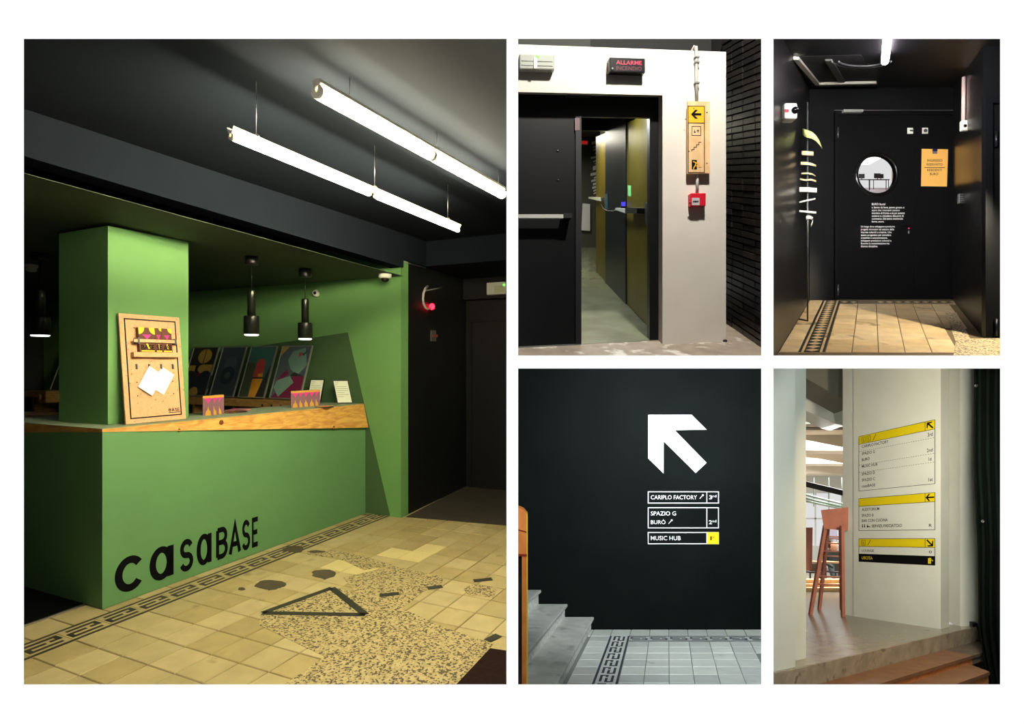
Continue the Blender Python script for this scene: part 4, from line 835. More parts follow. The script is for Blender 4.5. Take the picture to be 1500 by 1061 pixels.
for r in range(58):
    for k in range(-3, 9):
        c = k * .252 + .03; P = R2.pt(aB, r * .0585, c); x0, y0 = proj(R2.pt(aB, r * .0585, c - .126)); x1, y1 = proj(R2.pt(aB, r * .0585, c + .126))
        if min(x0, x1) > 1120 or max(x0, x1) < 1060 or y0 < 50 or y0 > 526: continue
        if nb < 300: put('brick', random.choice(bmesh_), R2.pt(aB - random.uniform(-.004, .008), r * .0585, c), bw_); nb += 1
print('bricks', nb)
# lights of this room
area_light('ceiling_spot_white_wall', R2.pt(.05, 4.6, -1.5), R2.pt(-.1, 1.0, .0), .14, 205, (1, .95, .87))
area_light('corridor_lamp', R2.pt(a1 - .45, 2.12, 3.0), R2.pt(a1 - .4, 0, 3.0), .3, 60, (1, .96, .72), 1.6)
area_light('corridor_lamp_end', R2.pt(a1 - .5, 2.1, 5.2), R2.pt(a1 - .5, 0, 5.4), .3, 18, (1, .96, .8), .8)
area_light('jamb_fill', R2.pt(a1 - .55, 2.1, 1.1), R2.pt(a1 - .1, .6, .5), .3, 24, (.85, .95, 1))  # unseen fill added inside the corridor to brighten the door jamb
# ================================================================== ROOM 3: black door with porthole
R3 = Room(at(1310, 440, 6.56), (1, 0, 0), (.619, 1, .2806))
a_l = R3.inv(1183, 445, b=0)[0]; a_r = R3.inv(1397, 441, b=0)[0]; b_c = R3.inv(1300, 128, c=0)[1]
c_p = R3.inv(1421, 494, b=0)[2]
def q3(px, py, c=0): a, b, _ = R3.inv(px, py, c=c); return a, b
floor3 = px_floor(R3, 'floor', [(1126, 526), (1590, 526), (1590, 430), (1160, 430)], -.02, -.006, grout, 'cream tiled floor in front of the black porthole door')
gw = M('black_gloss_wall', (20, 21, 22), .32, var=.2, vs=3, bump=.03, bs=20)
al2, _ = q3(1126, 400); ar2, _ = q3(1598, 400); aO0, bO = q3(1221, 161); aO1, _ = q3(1404, 161)
mb = MB(); R3.box(mb, al2, aO0, -.4, b_c + .2, 0, .15); R3.box(mb, aO1, ar2, -.4, b_c + .2, 0, .15); R3.box(mb, aO0, aO1, bO, b_c + .2, 0, .15)
build('wall_back', mb, gw, label='black wall holding the porthole door', cat='wall', kind='structure')
mb = MB(); R3.box(mb, al2, ar2, b_c + .2, 6, 0, .15); R3.box(mb, al2, ar2, -.62, -.4, 0, .15); build('wall_back_hidden', mb, partn, label='dark wall above and below the porthole door room', cat='wall', kind='structure')
mb = MB(); R3.box(mb, a_l - .08, a_l, -.05, b_c, -2.45, 0); build('wall_left', mb, gw, label='black wall left of the porthole door', cat='wall', kind='structure')
mb = MB(); R3.box(mb, a_r, a_r + 3.5, -.05, b_c, c_p, -.001); rw = build('wall_right', mb, gw, label='black wall block right of the porthole door', cat='wall', kind='structure')
q = [R3.inv(x, y, b=b_c) for x, y in ((1127, -60), (1598, -60), (1598, 135), (1127, 135))]
mb = MB(); mb.prism([R3.pt(a, b_c, c) for a, b, c in q], [R3.pt(a, b_c + .1, c) for a, b, c in q]); build('ceiling', mb, M('black_ceiling', (24, 26, 28), .45), label='black ceiling with open hatch above the porthole door', cat='ceiling', kind='structure')
# door
DC = .05; p3d = Plane(R3.pt(0, 0, DC), R3.A, R3.V)
D = thing('porthole_door', R3.pt(0, 0, DC), 'black double door with round porthole window and white text', 'door')
bdoor = M('black_door_satin', (17, 17, 18), .3, var=.1, vs=2)
def qq(px, py): return p3d.px(px, py)
mb = MB(); x0, y1 = qq(1222, 163); x1, _ = qq(1402, 163); xa, yt = qq(1226, 169); xb, _ = qq(1396.5, 169)
p3d.rect(mb, x0, xa, 0, y1, -.05, .02); p3d.rect(mb, xb, x1, 0, y1, -.05, .02); p3d.rect(mb, xa, xb, yt, y1, -.05, .02); build('door_frame', mb, M('black_frame', (12, 12, 13), .4), D)
xm, _ = qq(1339.5, 300); cu, cv = qq(1284.5, 255.5); rG = (qq(1312, 255)[0] - qq(1257, 255)[0]) / 2; rO = rG * 1.18
def leaf_with_hole(u0, u1, v0, v1, cx, cy, r, d0, d1, n=48):
    mb = MB(); ang = [2 * math.pi * i / n for i in range(n)]
    def outer(a):
        dx, dy = math.cos(a), math.sin(a); t = min(((u1 - cx) / dx) if dx > 1e-9 else ((u0 - cx) / dx) if dx < -1e-9 else 1e9, ((v1 - cy) / dy) if dy > 1e-9 else ((v0 - cy) / dy) if dy < -1e-9 else 1e9)
        return (cx + dx * t, cy + dy * t)
    cor = [math.atan2(v - cy, u - cx) % (2 * math.pi) for u, v in ((u0, v0), (u1, v0), (u1, v1), (u0, v1))]
    ang = sorted(ang + cor); n = len(ang)
    for i in range(n):
        a, b = ang[i], ang[(i + 1) % n]; I0, I1 = (cx + r * math.cos(a), cy + r * math.sin(a)), (cx + r * math.cos(b), cy + r * math.sin(b)); O0, O1 = outer(a), outer(b)
        for d in (d0, d1): mb.add([p3d.P(*p, d) for p in (I0, I1, O1, O0)], [(0, 1, 2, 3)])
        mb.add([p3d.P(*I0, d0), p3d.P(*I1, d0), p3d.P(*I1, d1), p3d.P(*I0, d1)], [(0, 1, 2, 3)])
        mb.add([p3d.P(*O0, d0), p3d.P(*O1, d0), p3d.P(*O1, d1), p3d.P(*O0, d1)], [(0, 1, 2, 3)])
    return mb
ly0 = .008
L1 = build('door_leaf', leaf_with_hole(xa + .003, xm - .002, ly0, yt - .003, cu, cv, rG, -.04, 0), bdoor, D, label='wide leaf with porthole')
mb = MB(); p3d.rect(mb, xm + .002, xb - .003, ly0, yt - .003, -.04, 0); L2 = build('door_leaf', mb, bdoor, D, label='narrow leaf')
mb = MB(); mb.lathe(p3d.P(cu, cv, -.045), [(rG, 0), (rG, .05), (rG * 1.04, .062), (rO * .97, .055), (rO, .045)], p3d.n, 48, caps=False); ring = build('porthole_ring', mb, M('porthole_rubber', (16, 15, 14), .25), L1)
gl = bpy.data.materials.new('porthole_glass'); gl.use_nodes = True; nt = gl.node_tree; gp = nt.nodes['Principled BSDF']; gp.inputs['Transmission Weight'].default_value = 1; gp.inputs['Roughness'].default_value = 0; gp.inputs['IOR'].default_value = 1.05
mb = MB(); mb.lathe(p3d.P(cu, cv, -.02), [(.001, 0), (rG * 1.005, 0), (rG * 1.005, .006), (.001, .006)], p3d.n, 40, smooth=False); build('porthole_glass', mb, gl, ring)
for y in (195, 425): 
    mb = MB(); u, v = qq(1226.5, y); mb.tube([p3d.P(u, v - .06, .012), p3d.P(u, v + .06, .012)], .012, 8); build('hinge', mb, MATS['grey_steel'], L1)
for y in (195, 418):
    mb = MB(); u, v = qq(1396.5, y); mb.tube([p3d.P(u, v - .06, .012), p3d.P(u, v + .06, .012)], .012, 8); build('hinge', mb, M('dark_steel', (46, 50, 54), .3, metal=.8), L2)
mb = MB(); (u0, v0), (u1, v1) = qq(1231.5, 167), qq(1260, 163.5); p3d.rect(mb, u0, u1, v0, v1, .02, .06); build('door_closer', mb, M('closer_grey', (150, 152, 148), .4), D)
mb = MB(); (u0, v0), (u1, v1) = qq(1318, 331.2), qq(1332, 329.6); p3d.rect(mb, u0, u1, v0, v1, .03, .045); p3d.rect(mb, u1 - .012, u1, v0 - .004, v1 + .004, 0, .045); build('handle', mb, MATS['dark_steel'], L1)
mb = MB(); u, v = qq(1331.3, 334.7); mb.lathe(p3d.P(u, v, 0), [(.006, 0), (.005, .004), (.001, .006)], p3d.n, 10); build('indicator', mb, M('pink_led', (255, 40, 120), .4, emit=2), L1)
mb = MB(); u, v = qq(1331.3, 340); p3d.rect(mb, u - .005, u + .005, v - .016, v + .014, 0, .006); build('key_cylinder', mb, chrome, L1)
for (x, y) in ((1332.8, 192), (1354.5, 192)):
    u, v = qq(x, y); mb = MB(); p3d.rect(mb, u - .032, u + .032, v - .034, v + .034, 0, .012); pl_ = build('push_plate', mb, wplastic, L1 if x < 1340 else L2, bevel=.004)
    mb = MB(); p3d.rect(mb, u - .01, u + .03, v - .008, v + .008, .012, .02) if x < 1340 else p3d.disc(mb, u, v, .02, .012, .016); build('plate_symbol', mb, MATS['grey_steel'], pl_)
mb = MB()
for i, (s_, xr) in enumerate((("BURÒ /burò/", 1297), ("s. banco da base, panno grezzo e", 1324.5), ("scuro che i mercanti usavano", 1318), ("stendere di fronte a sé per potersi", 1325), ("sedersi e chiudere discorsi di", 1323.5), ("commerci. Dal latino medievale", 1322.5), ("burra, scuro.", 1295))):
    y = 300.7 + 4.15 * i + (.4 if i else 0); p3d.text_px(mb, s_, 1277, y, xr, y - (2.9 if i else 3.2), .001, 0, .004)
build('lettering', mb, wvinyl, L1, label='white definition text')
mb = MB()
for i, (s_, xr) in enumerate((("Un luogo dove sviluppare e produrre", 1310.5), ("progetti innovativi nel settore delle", 1309.5), ("imprese culturali e creative. Uno", 1306), ("spazio progettato per stimolare", 1305), ("creatività e concentrazione,", 1300), ("sviluppare produzioni culturali e", 1305.5), ("favorire la contaminazione tra", 1302.5), ("diverse discipline.", 1285.5))):
    y = 333.3 + 4.13 * i; p3d.text_px(mb, s_, 1261, y, xr, y - 2.9, .001, 0, .004)
build('lettering', mb, wvinyl, L1, label='white paragraph text')
# orange notice
t = thing('paper_notice', p3d.P(*qq(1368, 273), .002), 'orange paper notice reading INGRESSO RISERVATO taped to the narrow leaf', 'notice')
mb = MB(); p3d.poly_px(mb, [(1349, 273), (1386.8, 273.4), (1388.6, 219), (1350, 218.2)], .0015, .003); sh_ = build('sheet', mb, M('orange_paper', (244, 186, 96), .7), t)
mb = MB(); p3d.poly_px(mb, [(1365.6, 222), (1372.4, 222), (1372.4, 218.6), (1365.6, 218.6)], .003, .01); build('clip', mb, M('navy_clip', (22, 34, 84), .4), t)
mb = MB(); p3d.poly_px(mb, [(1365.6, 225.5), (1372.4, 225.5), (1372.4, 222), (1365.6, 222)], .003, .006); build('clip_tab', mb, M('grey_clip', (120, 110, 112), .5), t)
mb = MB()
for s_, xl, xr, yb in (("INGRESSO", 1358, 1380, 237), ("RISERVATO", 1357.2, 1380, 242.8), ("RESIDENTI", 1358, 1379, 251), ("BURO'", 1362, 1374.5, 256.8)): p3d.text_px(mb, s_, xl, yb, xr, yb - 3.6, .0036, 0, .008)
(u0, v0), (u1, v1) = qq(1353.5, 246), qq(1384, 245.2); p3d.rect(mb, u0, u1, v0, v1, .003, .0036); build('lettering', mb, ink, sh_)
# bright hall seen through the porthole
RH3 = Room(R3.pt(cu, 0, .3), (1, 0, 0), (.634, 1, .316))
hb = R3.inv(1285, 272, c=.3)[1]
hw = M('hall_white', (236, 232, 236), .8); hf = M('hall_floor_pale', (190, 180, 190), .4)
hy = lambda py, c: RH3.inv(1290, py, c=c)[1]
bf = hy(287, .0); bc = hy(205, .0)
mb = MB(); RH3.box(mb, -2.2, 2.6, bf - .05, bf, 0, 6); build('floor_hall', mb, hf, label='pale hall floor seen through the porthole', cat='floor', kind='structure')
mb = MB(); RH3.box(mb, -2.2, 2.6, bc + .5, bc + .55, 0, 6); build('ceiling_hall', mb, hw, label='white hall ceiling seen through the porthole', cat='ceiling', kind='structure')
mb = MB(); RH3.box(mb, .3, .38, bf, bc + .5, 1.0, 6); build('wall_hall_side', mb, M('hall_tan_wall', (206, 160, 116), .7), label='tan hall wall seen at the right in the porthole', cat='wall', kind='structure')
dkb = M('hall_dark_furniture', (40, 52, 60), .5)
def desk(a, c, lab, k=.42):
    t = thing('desk', RH3.pt(a, bf, c), lab, 'desk', 'desks beyond the porthole')
    bx_ = lambda mb, x0, x1, y0, y1, z0, z1: RH3.box(mb, a + k * x0, a + k * x1, bf + k * y0, bf + k * y1, c + k * z0, c + k * z1)
    mb = MB(); bx_(mb, -.4, .4, .42, .46, 0, .5); build('desk_top', mb, dkb, t)
    for x in (-.36, .33):
        for z_ in (.02, .45): mb = MB(); bx_(mb, x, x + .03, 0, .42, z_, z_ + .03); build('leg', mb, dkb, t)
    mb = MB(); bx_(mb, -.15, .12, .5, .7, .2, .23); bx_(mb, -.03, .01, .46, .5, .2, .23); build('monitor', mb, dkb, t)
desk(.0, 3.0, 'dark desk with monitor nearest in the porthole view'); desk(.06, 4.3, 'dark desk with monitor farther back in the porthole view'); desk(-.3, 4.0, 'dark desk at the left in the porthole view')
area_light('hall_lamps', RH3.pt(0, bc + .45, 2.5), RH3.pt(0, bf, 2.5), 2.2, 55, (1, .97, 1), 4)
# floor tiles and border
t3 = [M('cream_tile_%d' % i, c, .5, var=.12, vs=8, rnd=.05, dark=(150, 128, 92), dscale=4, dthr=.62) for i, c in enumerate(((226, 200, 152), (216, 188, 140), (232, 208, 164)))]
m3 = [tile_mesh(R3, .2, .2, m) for m in t3]
aBd = a_l + .15; WIN3 = (1133, 1465, 438, 521)
cE = -.22
lay_tiles(R3, floor3, .2, .2, aBd + .2, aBd + 2.6, cE - .2 * 14, cE - 1e-4, m3, WIN3, (), lambda a, c: not (a + .1 > a_r + .0 and c > c_p - .02) and proj(R3.pt(a + .1, 0, c + .1))[0] < 1400 + (521 - proj(R3.pt(a + .1, 0, c + .1))[1]) * 0 and proj(R3.pt(a + .1, 0, c + .1))[1] < 530 and R3.pt(a, 0, c).z > 1.53)
me_ = [tile_mesh(R3, .15, .2, m) for m in t3]
lay_tiles(R3, floor3, .15, .2, a_l, a_l + .15, cE - .2 * 11, .0, me_, WIN3, (), lambda a, c: R3.pt(a, 0, c).z > 1.53)
dbd = M('border_dark', (44, 46, 42), .5, var=.2, vs=30)
DIA = [(0, 1, 0, .1), (0, 1, .9, 1), (0, 1, .2, .8)]
dp = [([(.5 * i + .25, .24), (.5 * i + .46, .5), (.5 * i + .25, .76), (.5 * i + .04, .5)], 0) for i in range(2)]
k3 = key_mesh('border_tile', R3, .2, t3[0], dbd, 'c', DIA, dp); k3a = key_mesh('border_tile', R3, .2, t3[0], dbd, 'a', DIA, dp)
for k in range(13):
    if R3.pt(aBd, 0, cE - .2 * k).z > 1.53: put('border_tile', k3, R3.pt(aBd + .1, 0, cE + .1 - .2 * k), floor3)
for k in range(1, 8):
    if k == 2 : continue
    put('border_tile', k3a, R3.pt(aBd + .1 + .2 * k, 0, cE + .1), floor3)
fl_c = M('grey_floor_fill', (128, 112, 92), .7, var=.2, vs=10)
mb = MB(); R3.box(mb, aBd + .4, aBd + .6, -.02, .0, cE, cE + .2); build('cement_fill', mb, fl_c, floor3)
mb = MB(); R3.box(mb, aBd, a_r, -.02, .0, cE + .2, -.001); build('threshold_strip', mb, fl_c, floor3)
ter3 = terrazzo('terrazzo_pale', (214, 194, 150), (120, 104, 78), (228, 212, 172), 95)
q = [R3.inv(x, y, b=0) for x, y in ((1385, 459), (1401, 458), (1421, 496), (1480, 496), (1480, 525), (1396, 525), (1400, 500))]
mb = MB(); mb.prism([R3.pt(a, .001, c) for a, b, c in q], [R3.pt(a, -.004, c) for a, b, c in q]); build('terrazzo_patch', mb, ter3, floor3)
# ceiling lamp
bl_ = b_c - .06; aT, _, cT = R3.inv(1296.5, 90, b=bl_)
t = thing('ceiling_tube_lamp', R3.pt(aT, bl_ - .03, cT - .6), 'bright tube lamp on the black ceiling, cut off by the opening', 'lamp')
mb = MB(); mb.tube([R3.pt(aT, bl_, cT - 1.6), R3.pt(aT, bl_, cT)], .03, 12); build('tube', mb, M('lit_tube_cool', (255, 240, 255), .4, emit=14), t)
mb = MB(); R3.box(mb, aT - .03, aT + .03, bl_ + .035, b_c, cT - 1.6, cT - .02); build('batten', mb, wplastic, t)
# ceiling hatch
hm = M('hatch_frame_cream', (196, 192, 180), .5); HP = [R3.inv(x, y, b=b_c) for x, y in ((1166, 82.5), (1198, 121), (1284, 119), (1262, 80))]
t = thing('ceiling_hatch', R3.pt(*HP[1]), 'open ceiling hatch with pale frame edge', 'hatch')
def hseg(p, q_, wd, nm='frame_edge', drop=.03, mat=hm):
    A_, B_ = Vector((p[0], p[2])), Vector((q_[0], q_[2])); d = (B_ - A_).normalized(); n = Vector((-d.y, d.x)) * wd / 2
    mb = MB(); pts = [A_ + n, B_ + n, B_ - n, A_ - n]; mb.prism([R3.pt(x, b_c - drop, y) for x, y in pts], [R3.pt(x, b_c, y) for x, y in pts]); build(nm, mb, mat, t)
hseg(HP[0], HP[1], .05); hseg(HP[1], HP[2], .07)
mb = MB(); mb.prism([R3.pt(a, b_c - .004, c) for a, b, c in HP], [R3.pt(a, b_c - .0005, c) for a, b, c in HP]); build('opening_panel', mb, M('hatch_void', (6, 6, 7), .9), t)
hseg(R3.inv(1214, 86, b=b_c), R3.inv(1233, 118, b=b_c), .07, 'bracket', .02, M('bracket_grey', (84, 86, 84), .5))
for rr in (.26, .2):
    a_, _, c_ = R3.inv(1262, 90, b=b_c - .05); mb = MB(); mb.tube([R3.pt(a_ + rr * math.cos(math.pi * (1 + i / 14)), b_c - .05, c_ + rr * .9 * math.sin(math.pi * (1 + i / 14)) * -1) for i in range(15)], .008, 6); build('cable_coil', mb, M('coil_grey', (70, 72, 74), .5), t)
# left wall: camera, pole with paper flags
pL = Plane(R3.pt(a_l, 0, 0), R3.W, R3.V)
u, v = pL.px(1145, 166); t = thing('wall_sensor', pL.P(u, v - .08), 'small white motion sensor with red mark on the left black wall', 'sensor')
mb = MB(); cpt = pL.P(u, v, .0); mb.hexa([cpt + Vector((x, y, z_)) for y in (-.05, .05) for z_ in (-.06, .06) for x in (.0, .10)]); bd = build('housing', mb, wplastic, t, bevel=.012)
mb = MB(); mb.lathe(cpt + Vector((.078, -.05, .0)), [(.028, 0), (.026, .012), (.001, .02)], (0, -1, 0), 16); build('lens', mb, dglass, bd)
mb = MB(); mb.hexa([cpt + Vector((x, y, z_)) for y in (-.053, -.048) for z_ in (-.014, .008) for x in (.002, .03)]); build('red_mark', mb, red, bd)
a_, _, c_ = R3.inv(1183, 471, b=0); pole_m = M('pole_grey', (96, 102, 98), .35, metal=.6)
Pp = R3.pt(a_, 0, c_); kP = Pp.y / FPX
t = thing('flag_pole', Pp, 'thin grey metal pole with foot standing by the left black wall', 'pole')
mb = MB(); mb.tube([Pp, Vector((Pp.x, Pp.y, at(1183, 150, Pp.y).z))], .008, 8); build('pole', mb, pole_m, t)
fa = R3.pt(*R3.inv(1171, 467.5, b=.006)); mb = MB(); mb.tube([Pp + Vector((0, 0, .008)), fa], .007, 6); build('foot', mb, pole_m, t)
def flag(pts, hgt, mat, lab, curl=.03):
    """a curling paper strip through pixel points beside the pole"""
    n = len(pts); top = []; bot = []
    for i, (x, y) in enumerate(pts):
        Yd = Pp.y - .012 - curl * math.sin(i / max(1, n - 1) * math.pi * .8); h = hgt[i] if isinstance(hgt, (list, tuple)) else hgt
        top.append(at(x, y - h / 2, Yd)); bot.append(at(x, y + h / 2, Yd))
    mb = MB(); mb.add(top + bot, [(i, i + 1, n + i + 1, n + i) for i in range(n - 1)], 0, True); o = build('paper_strip', mb, mat, label=lab, cat='paper strip', group='paper strips on the pole')
    s_ = o.modifiers.new('thickness', 'SOLIDIFY'); s_.thickness = .002
pg_, ptan, pwh = M('strip_yellow_green', (196, 204, 120), .7), M('strip_tan', (206, 184, 142), .7), M('strip_white', (250, 250, 236), .7)
def fz(x, y): return (1132 + x / 5.578, 150 + y / 5.584)
flag([fz(*p) for p in ((242, 240), (280, 258), (320, 268), (355, 295), (385, 335), (404, 375))], [10, 11.5, 10, 8, 5, 2], pg_, 'large curling yellow green paper strip at the top of the pole', .1)
for pts, h, m_, lab in ((((236, 413), (280, 416), (333, 419)), 6, ptan, 'short tan paper strip second from the top of the pole'), (((228, 497), (280, 500), (320, 507), (355, 519)), [4.5, 4.5, 3.5, 2.5], ptan, 'tan paper strip third from the top, bending down'),
    (((234, 582), (290, 580), (325, 587), (350, 603)), [2.4, 2.6, 2, 1], ptan, 'thin tan paper strip fourth from the top'), (((222, 628), (260, 636), (315, 632), (355, 645)), 2.6, ptan, 'wavy thin tan paper strip fifth from the top'),
    (((218, 713), (290, 714), (360, 719)), 6.6, pwh, 'broad bright white paper strip in the middle of the pole'), (((216, 817), (280, 802), (348, 788)), 2.2, pwh, 'slanting thin white paper strip rising to the right'),
    (((218, 890), (290, 896), (354, 902)), 2.8, pwh, 'straight thin white paper strip second from the bottom'), (((272, 945), (305, 940), (328, 955), (322, 985), (312, 1012)), [5, 5, 5, 5, 4.5], pwh, 'curled white paper strip at the bottom of the pole')):
    flag([fz(*p) for p in pts], h, m_, lab)
# right wall fittings
pR3 = Plane(R3.pt(a_r, 0, 0), R3.W, R3.V)
t = thing('wall_conduit', pR3.P(*pR3.px(1416, 190)), 'white vertical conduit ending in a small white sensor with red mark', 'conduit')
mb = MB(); mb.tube([pR3.P(*pR3.px(1415.5, 112), .02), pR3.P(*pR3.px(1414.5, 181), .02)], .017, 10); build('pipe', mb, M('pinkish_pipe', (232, 206, 200), .4), t)
mb = MB(); cpt = pR3.P(*pR3.px(1416, 186), .0); mb.hexa([cpt + Vector((x, y, z_)) for y in (-.05, .0) for z_ in (-.05, .05) for x in (-.075, .0)]); bd = build('sensor', mb, wplastic, t, bevel=.01)
mb = MB(); mb.hexa([cpt + Vector((x, y, z_)) for y in (-.053, -.048) for z_ in (-.008, .01) for x in (-.028, -.006)]); build('red_mark', mb, red, bd)
mb = MB(); mb.lathe(cpt + Vector((-.055, -.05, -.01)), [(.016, 0), (.014, .006), (.001, .01)], (0, -1, 0), 12); build('lens', mb, dglass, bd)
t = thing('keypad', pR3.P(*pR3.px(1412, 298)), 'small steel keypad on the right black wall', 'keypad')
mb = MB(); cpt = pR3.P(*pR3.px(1412, 292), 0); mb.hexa([cpt + Vector((x, y, z_)) for y in (-.03, .0) for z_ in (-.05, .05) for x in (-.07, .0)]); bd = build('case', mb, chrome, t, bevel=.006)
for i in range(4):
    for j in range(3): mb = MB(); mb.hexa([cpt + Vector((-.064 + j * .014 + x, -.03 + y, -.036 + i * .02 + z_)) for y in (-.003, .001) for z_ in (0, .012) for x in (0, .009)]); build('key', mb, MATS['dark_steel'], bd)
# door frame at the far right on the face of the wall block
pF = Plane(R3.pt(0, 0, c_p), R3.A, R3.V)
t = thing('side_door', pF.P(*pF.px(1460, 500)), 'black side door with frame cut off at the right edge', 'door')
u0, _ = pF.px(1438, 400); u1, _ = pF.px(1452, 400); vt = pF.px(1440, 143)[1]
mb = MB(); pF.rect(mb, u0, u0 + .06, 0, vt, 0, .04); pF.rect(mb, u0 + .06, u0 + 1.0, vt - .06, vt, 0, .04); build('door_frame', mb, fdoor, t)
mb = MB(); pF.rect(mb, u0 + .065, u0 + 1.0, .01, vt - .065, 0, .012); lf = build('door_leaf', mb, MATS['black_frame'], t)
for y in (205, 480): mb = MB(); u, v = pF.px(1455, y); mb.tube([pF.P(u, v - .07, .03), pF.P(u, v + .07, .03)], .012, 8); build('hinge', mb, MATS['dark_steel'], lf)
mb = MB(); pF.poly_px(mb, [(1462.5, 370), (1467, 370), (1467, 333), (1462.5, 334)], .04, .045); build('paper_notice', mb, wvinyl, label='white paper edge on the side door at the right', cat='paper')
_p1, _p2 = R3.pt(*R3.inv(1245, 457, b=0)), R3.pt(*R3.inv(1421, 494, b=0)); _d = (_p2 - _p1); _d.z = 0; _d.normalize()
_L = _p2 + _d * .7 + Vector((0, 0, 1.25)); print('R3 light', _L, proj(_L), 'limit', .882 * _L.y)
spot_light('floor_beam', _L, R3.pt(*R3.inv(1240, 500, b=0)), 150, 130, (1, .88, .66), .6, .03)
area_light('door_fill', at(1290, -30, 3.3), R3.pt(0, 1.7, 0), .3, 75, (1, .95, .9), .4, 75)  # unseen fill light added to brighten the porthole door
area_light('blue_ceiling_glow', R3.pt(a_r + .3, b_c - .05, c_p - .9), R3.pt(a_r - .4, 1.6, 0), .25, 4, (.35, .6, 1))
# ================================================================== ROOM 4: stair landing with white arrow
R4 = Room(at(950, 922.5, 6.2), (1, 0, 0), (.268, 1, -.211))
dteal = M('dark_teal_wall', (15, 19, 18), .75, spec=.05, var=.18, vs=2.5, bump=.06, bs=18)
floor4 = px_floor(R4, 'floor', [(753, 922), (1122, 922), (1122, 1900), (753, 1900)], -.1, -.006, M('landing_grout', (120, 124, 118), .8), 'pale tiled landing floor beside the stairs')
mb = MB(); a0 = R4.inv(752, 900, c=0)[0]; a1_ = R4.inv(1123, 900, c=0)[0]
mb.prism([Vector((R4.pt(a, 0, 0).x, 6.2, z_)) for a, z_ in ((a0, -1.6), (a1_, -1.6), (a1_, 1.486), (a0, 1.486))], [Vector((R4.pt(a, 0, 0).x, 6.3, z_)) for a, z_ in ((a0, -1.6), (a1_, -1.6), (a1_, 1.486), (a0, 1.486))])
build('wall_back', mb, dteal, label='dark teal wall with the white arrow and room list', cat='wall', kind='structure')
p4 = Plane(R4.pt(0, 0, 0), R4.A, R4.V)
# staircase
stone = M('stair_stone_top', (182, 184, 174), .6, var=.15, vs=8, dark=(140, 142, 136), dscale=5, dthr=.6)
riserm = M('stair_stone_riser', (212, 214, 206), .7, var=.22, vs=25, dark=(120, 120, 114), dscale=28, dthr=.6)
aL0 = .02 - R4.P0.x
st = thing('staircase', R4.pt(-.9, 0, -1), 'stone staircase rising to the left along the dark wall', 'stairs')
nos = [(870, 904), (831.6, 885), (793, 864.3)]; prev = 0.0; CS = -3.4
pts_ = [R4.inv(x, y, c=-.002)[:2] for x, y in nos]; pts_.append((pts_[2][0] - .28, pts_[2][1] + .14))
def stair_prism(mb, a, b0, b1):
    cz = max(CS, (aL0 - a) / .268 * -1 if False else -(a - aL0) / .268)
    L = [(aL0, -.002), (a, -.002), (a, cz)] + ([(aL0 - .268 * cz, cz)] if cz == CS else [])
    mb.prism([R4.pt(x, b0, c) for x, c in L], [R4.pt(x, b1, c) for x, c in L])
for a, b in pts_:
    mb = MB(); stair_prism(mb, a - .03, prev, b - .032); build('riser', mb, riserm, st)
    mb = MB(); stair_prism(mb, a, b - .032, b); build('tread', mb, stone, st, bevel=.008); prev = b
# newel panel of the banister
owood = wood('orange_wood', (240, 158, 84), (222, 134, 62), (5, 5, 2), .4)
NY = 3.5
t = thing('stair_newel', at(766, 1003, NY), 'orange wooden newel panel of the banister cut off at the left edge', 'newel')
pN = Plane(at(760, 900, NY), (1, 0, 0), (0, 0, 1)); zb = R4.pt(*R4.inv(766, 1250, b=0)).z
fl_v = None
def npoly(mb, pts, d0, d1): pN.poly_px(mb, pts, d0, d1)
mb = MB(); npoly(mb, [(756, 812), (756, 744), (762, 745), (768, 748), (771, 752), (771.2, 812)], -.06, 0); build('top_panel', mb, owood, t)
mb = MB(); npoly(mb, [(756, 1049), (756, 815), (764.5, 815), (764.5, 1049)], -.05, -.012); build('dark_inset', mb, M('dark_glass_panel', (30, 26, 22), .15), t)
mb = MB(); npoly(mb, [(764.5, 1049), (764.5, 815), (771.2, 815), (771.2, 1049)], -.06, 0); build('stile', mb, owood, t)
mb = MB(); npoly(mb, [(756, 815), (756, 812), (771.8, 812), (771.8, 815)], -.06, .004); build('rail_band', mb, M('red_brown_band', (140, 52, 30), .5), t)
mb = MB(); npoly(mb, [(756, 776), (756, 774.5), (771.2, 779), (771.2, 780.5)], 0, .003); build('joint_line', mb, MATS['red_brown_band'], t)
mb = MB(); npoly(mb, [(771.2, 1049), (771.2, 752), (773, 754), (773.2, 1049)], -.06, .002); build('edge_trim', mb, M('yellow_trim', (246, 214, 70), .45), t)
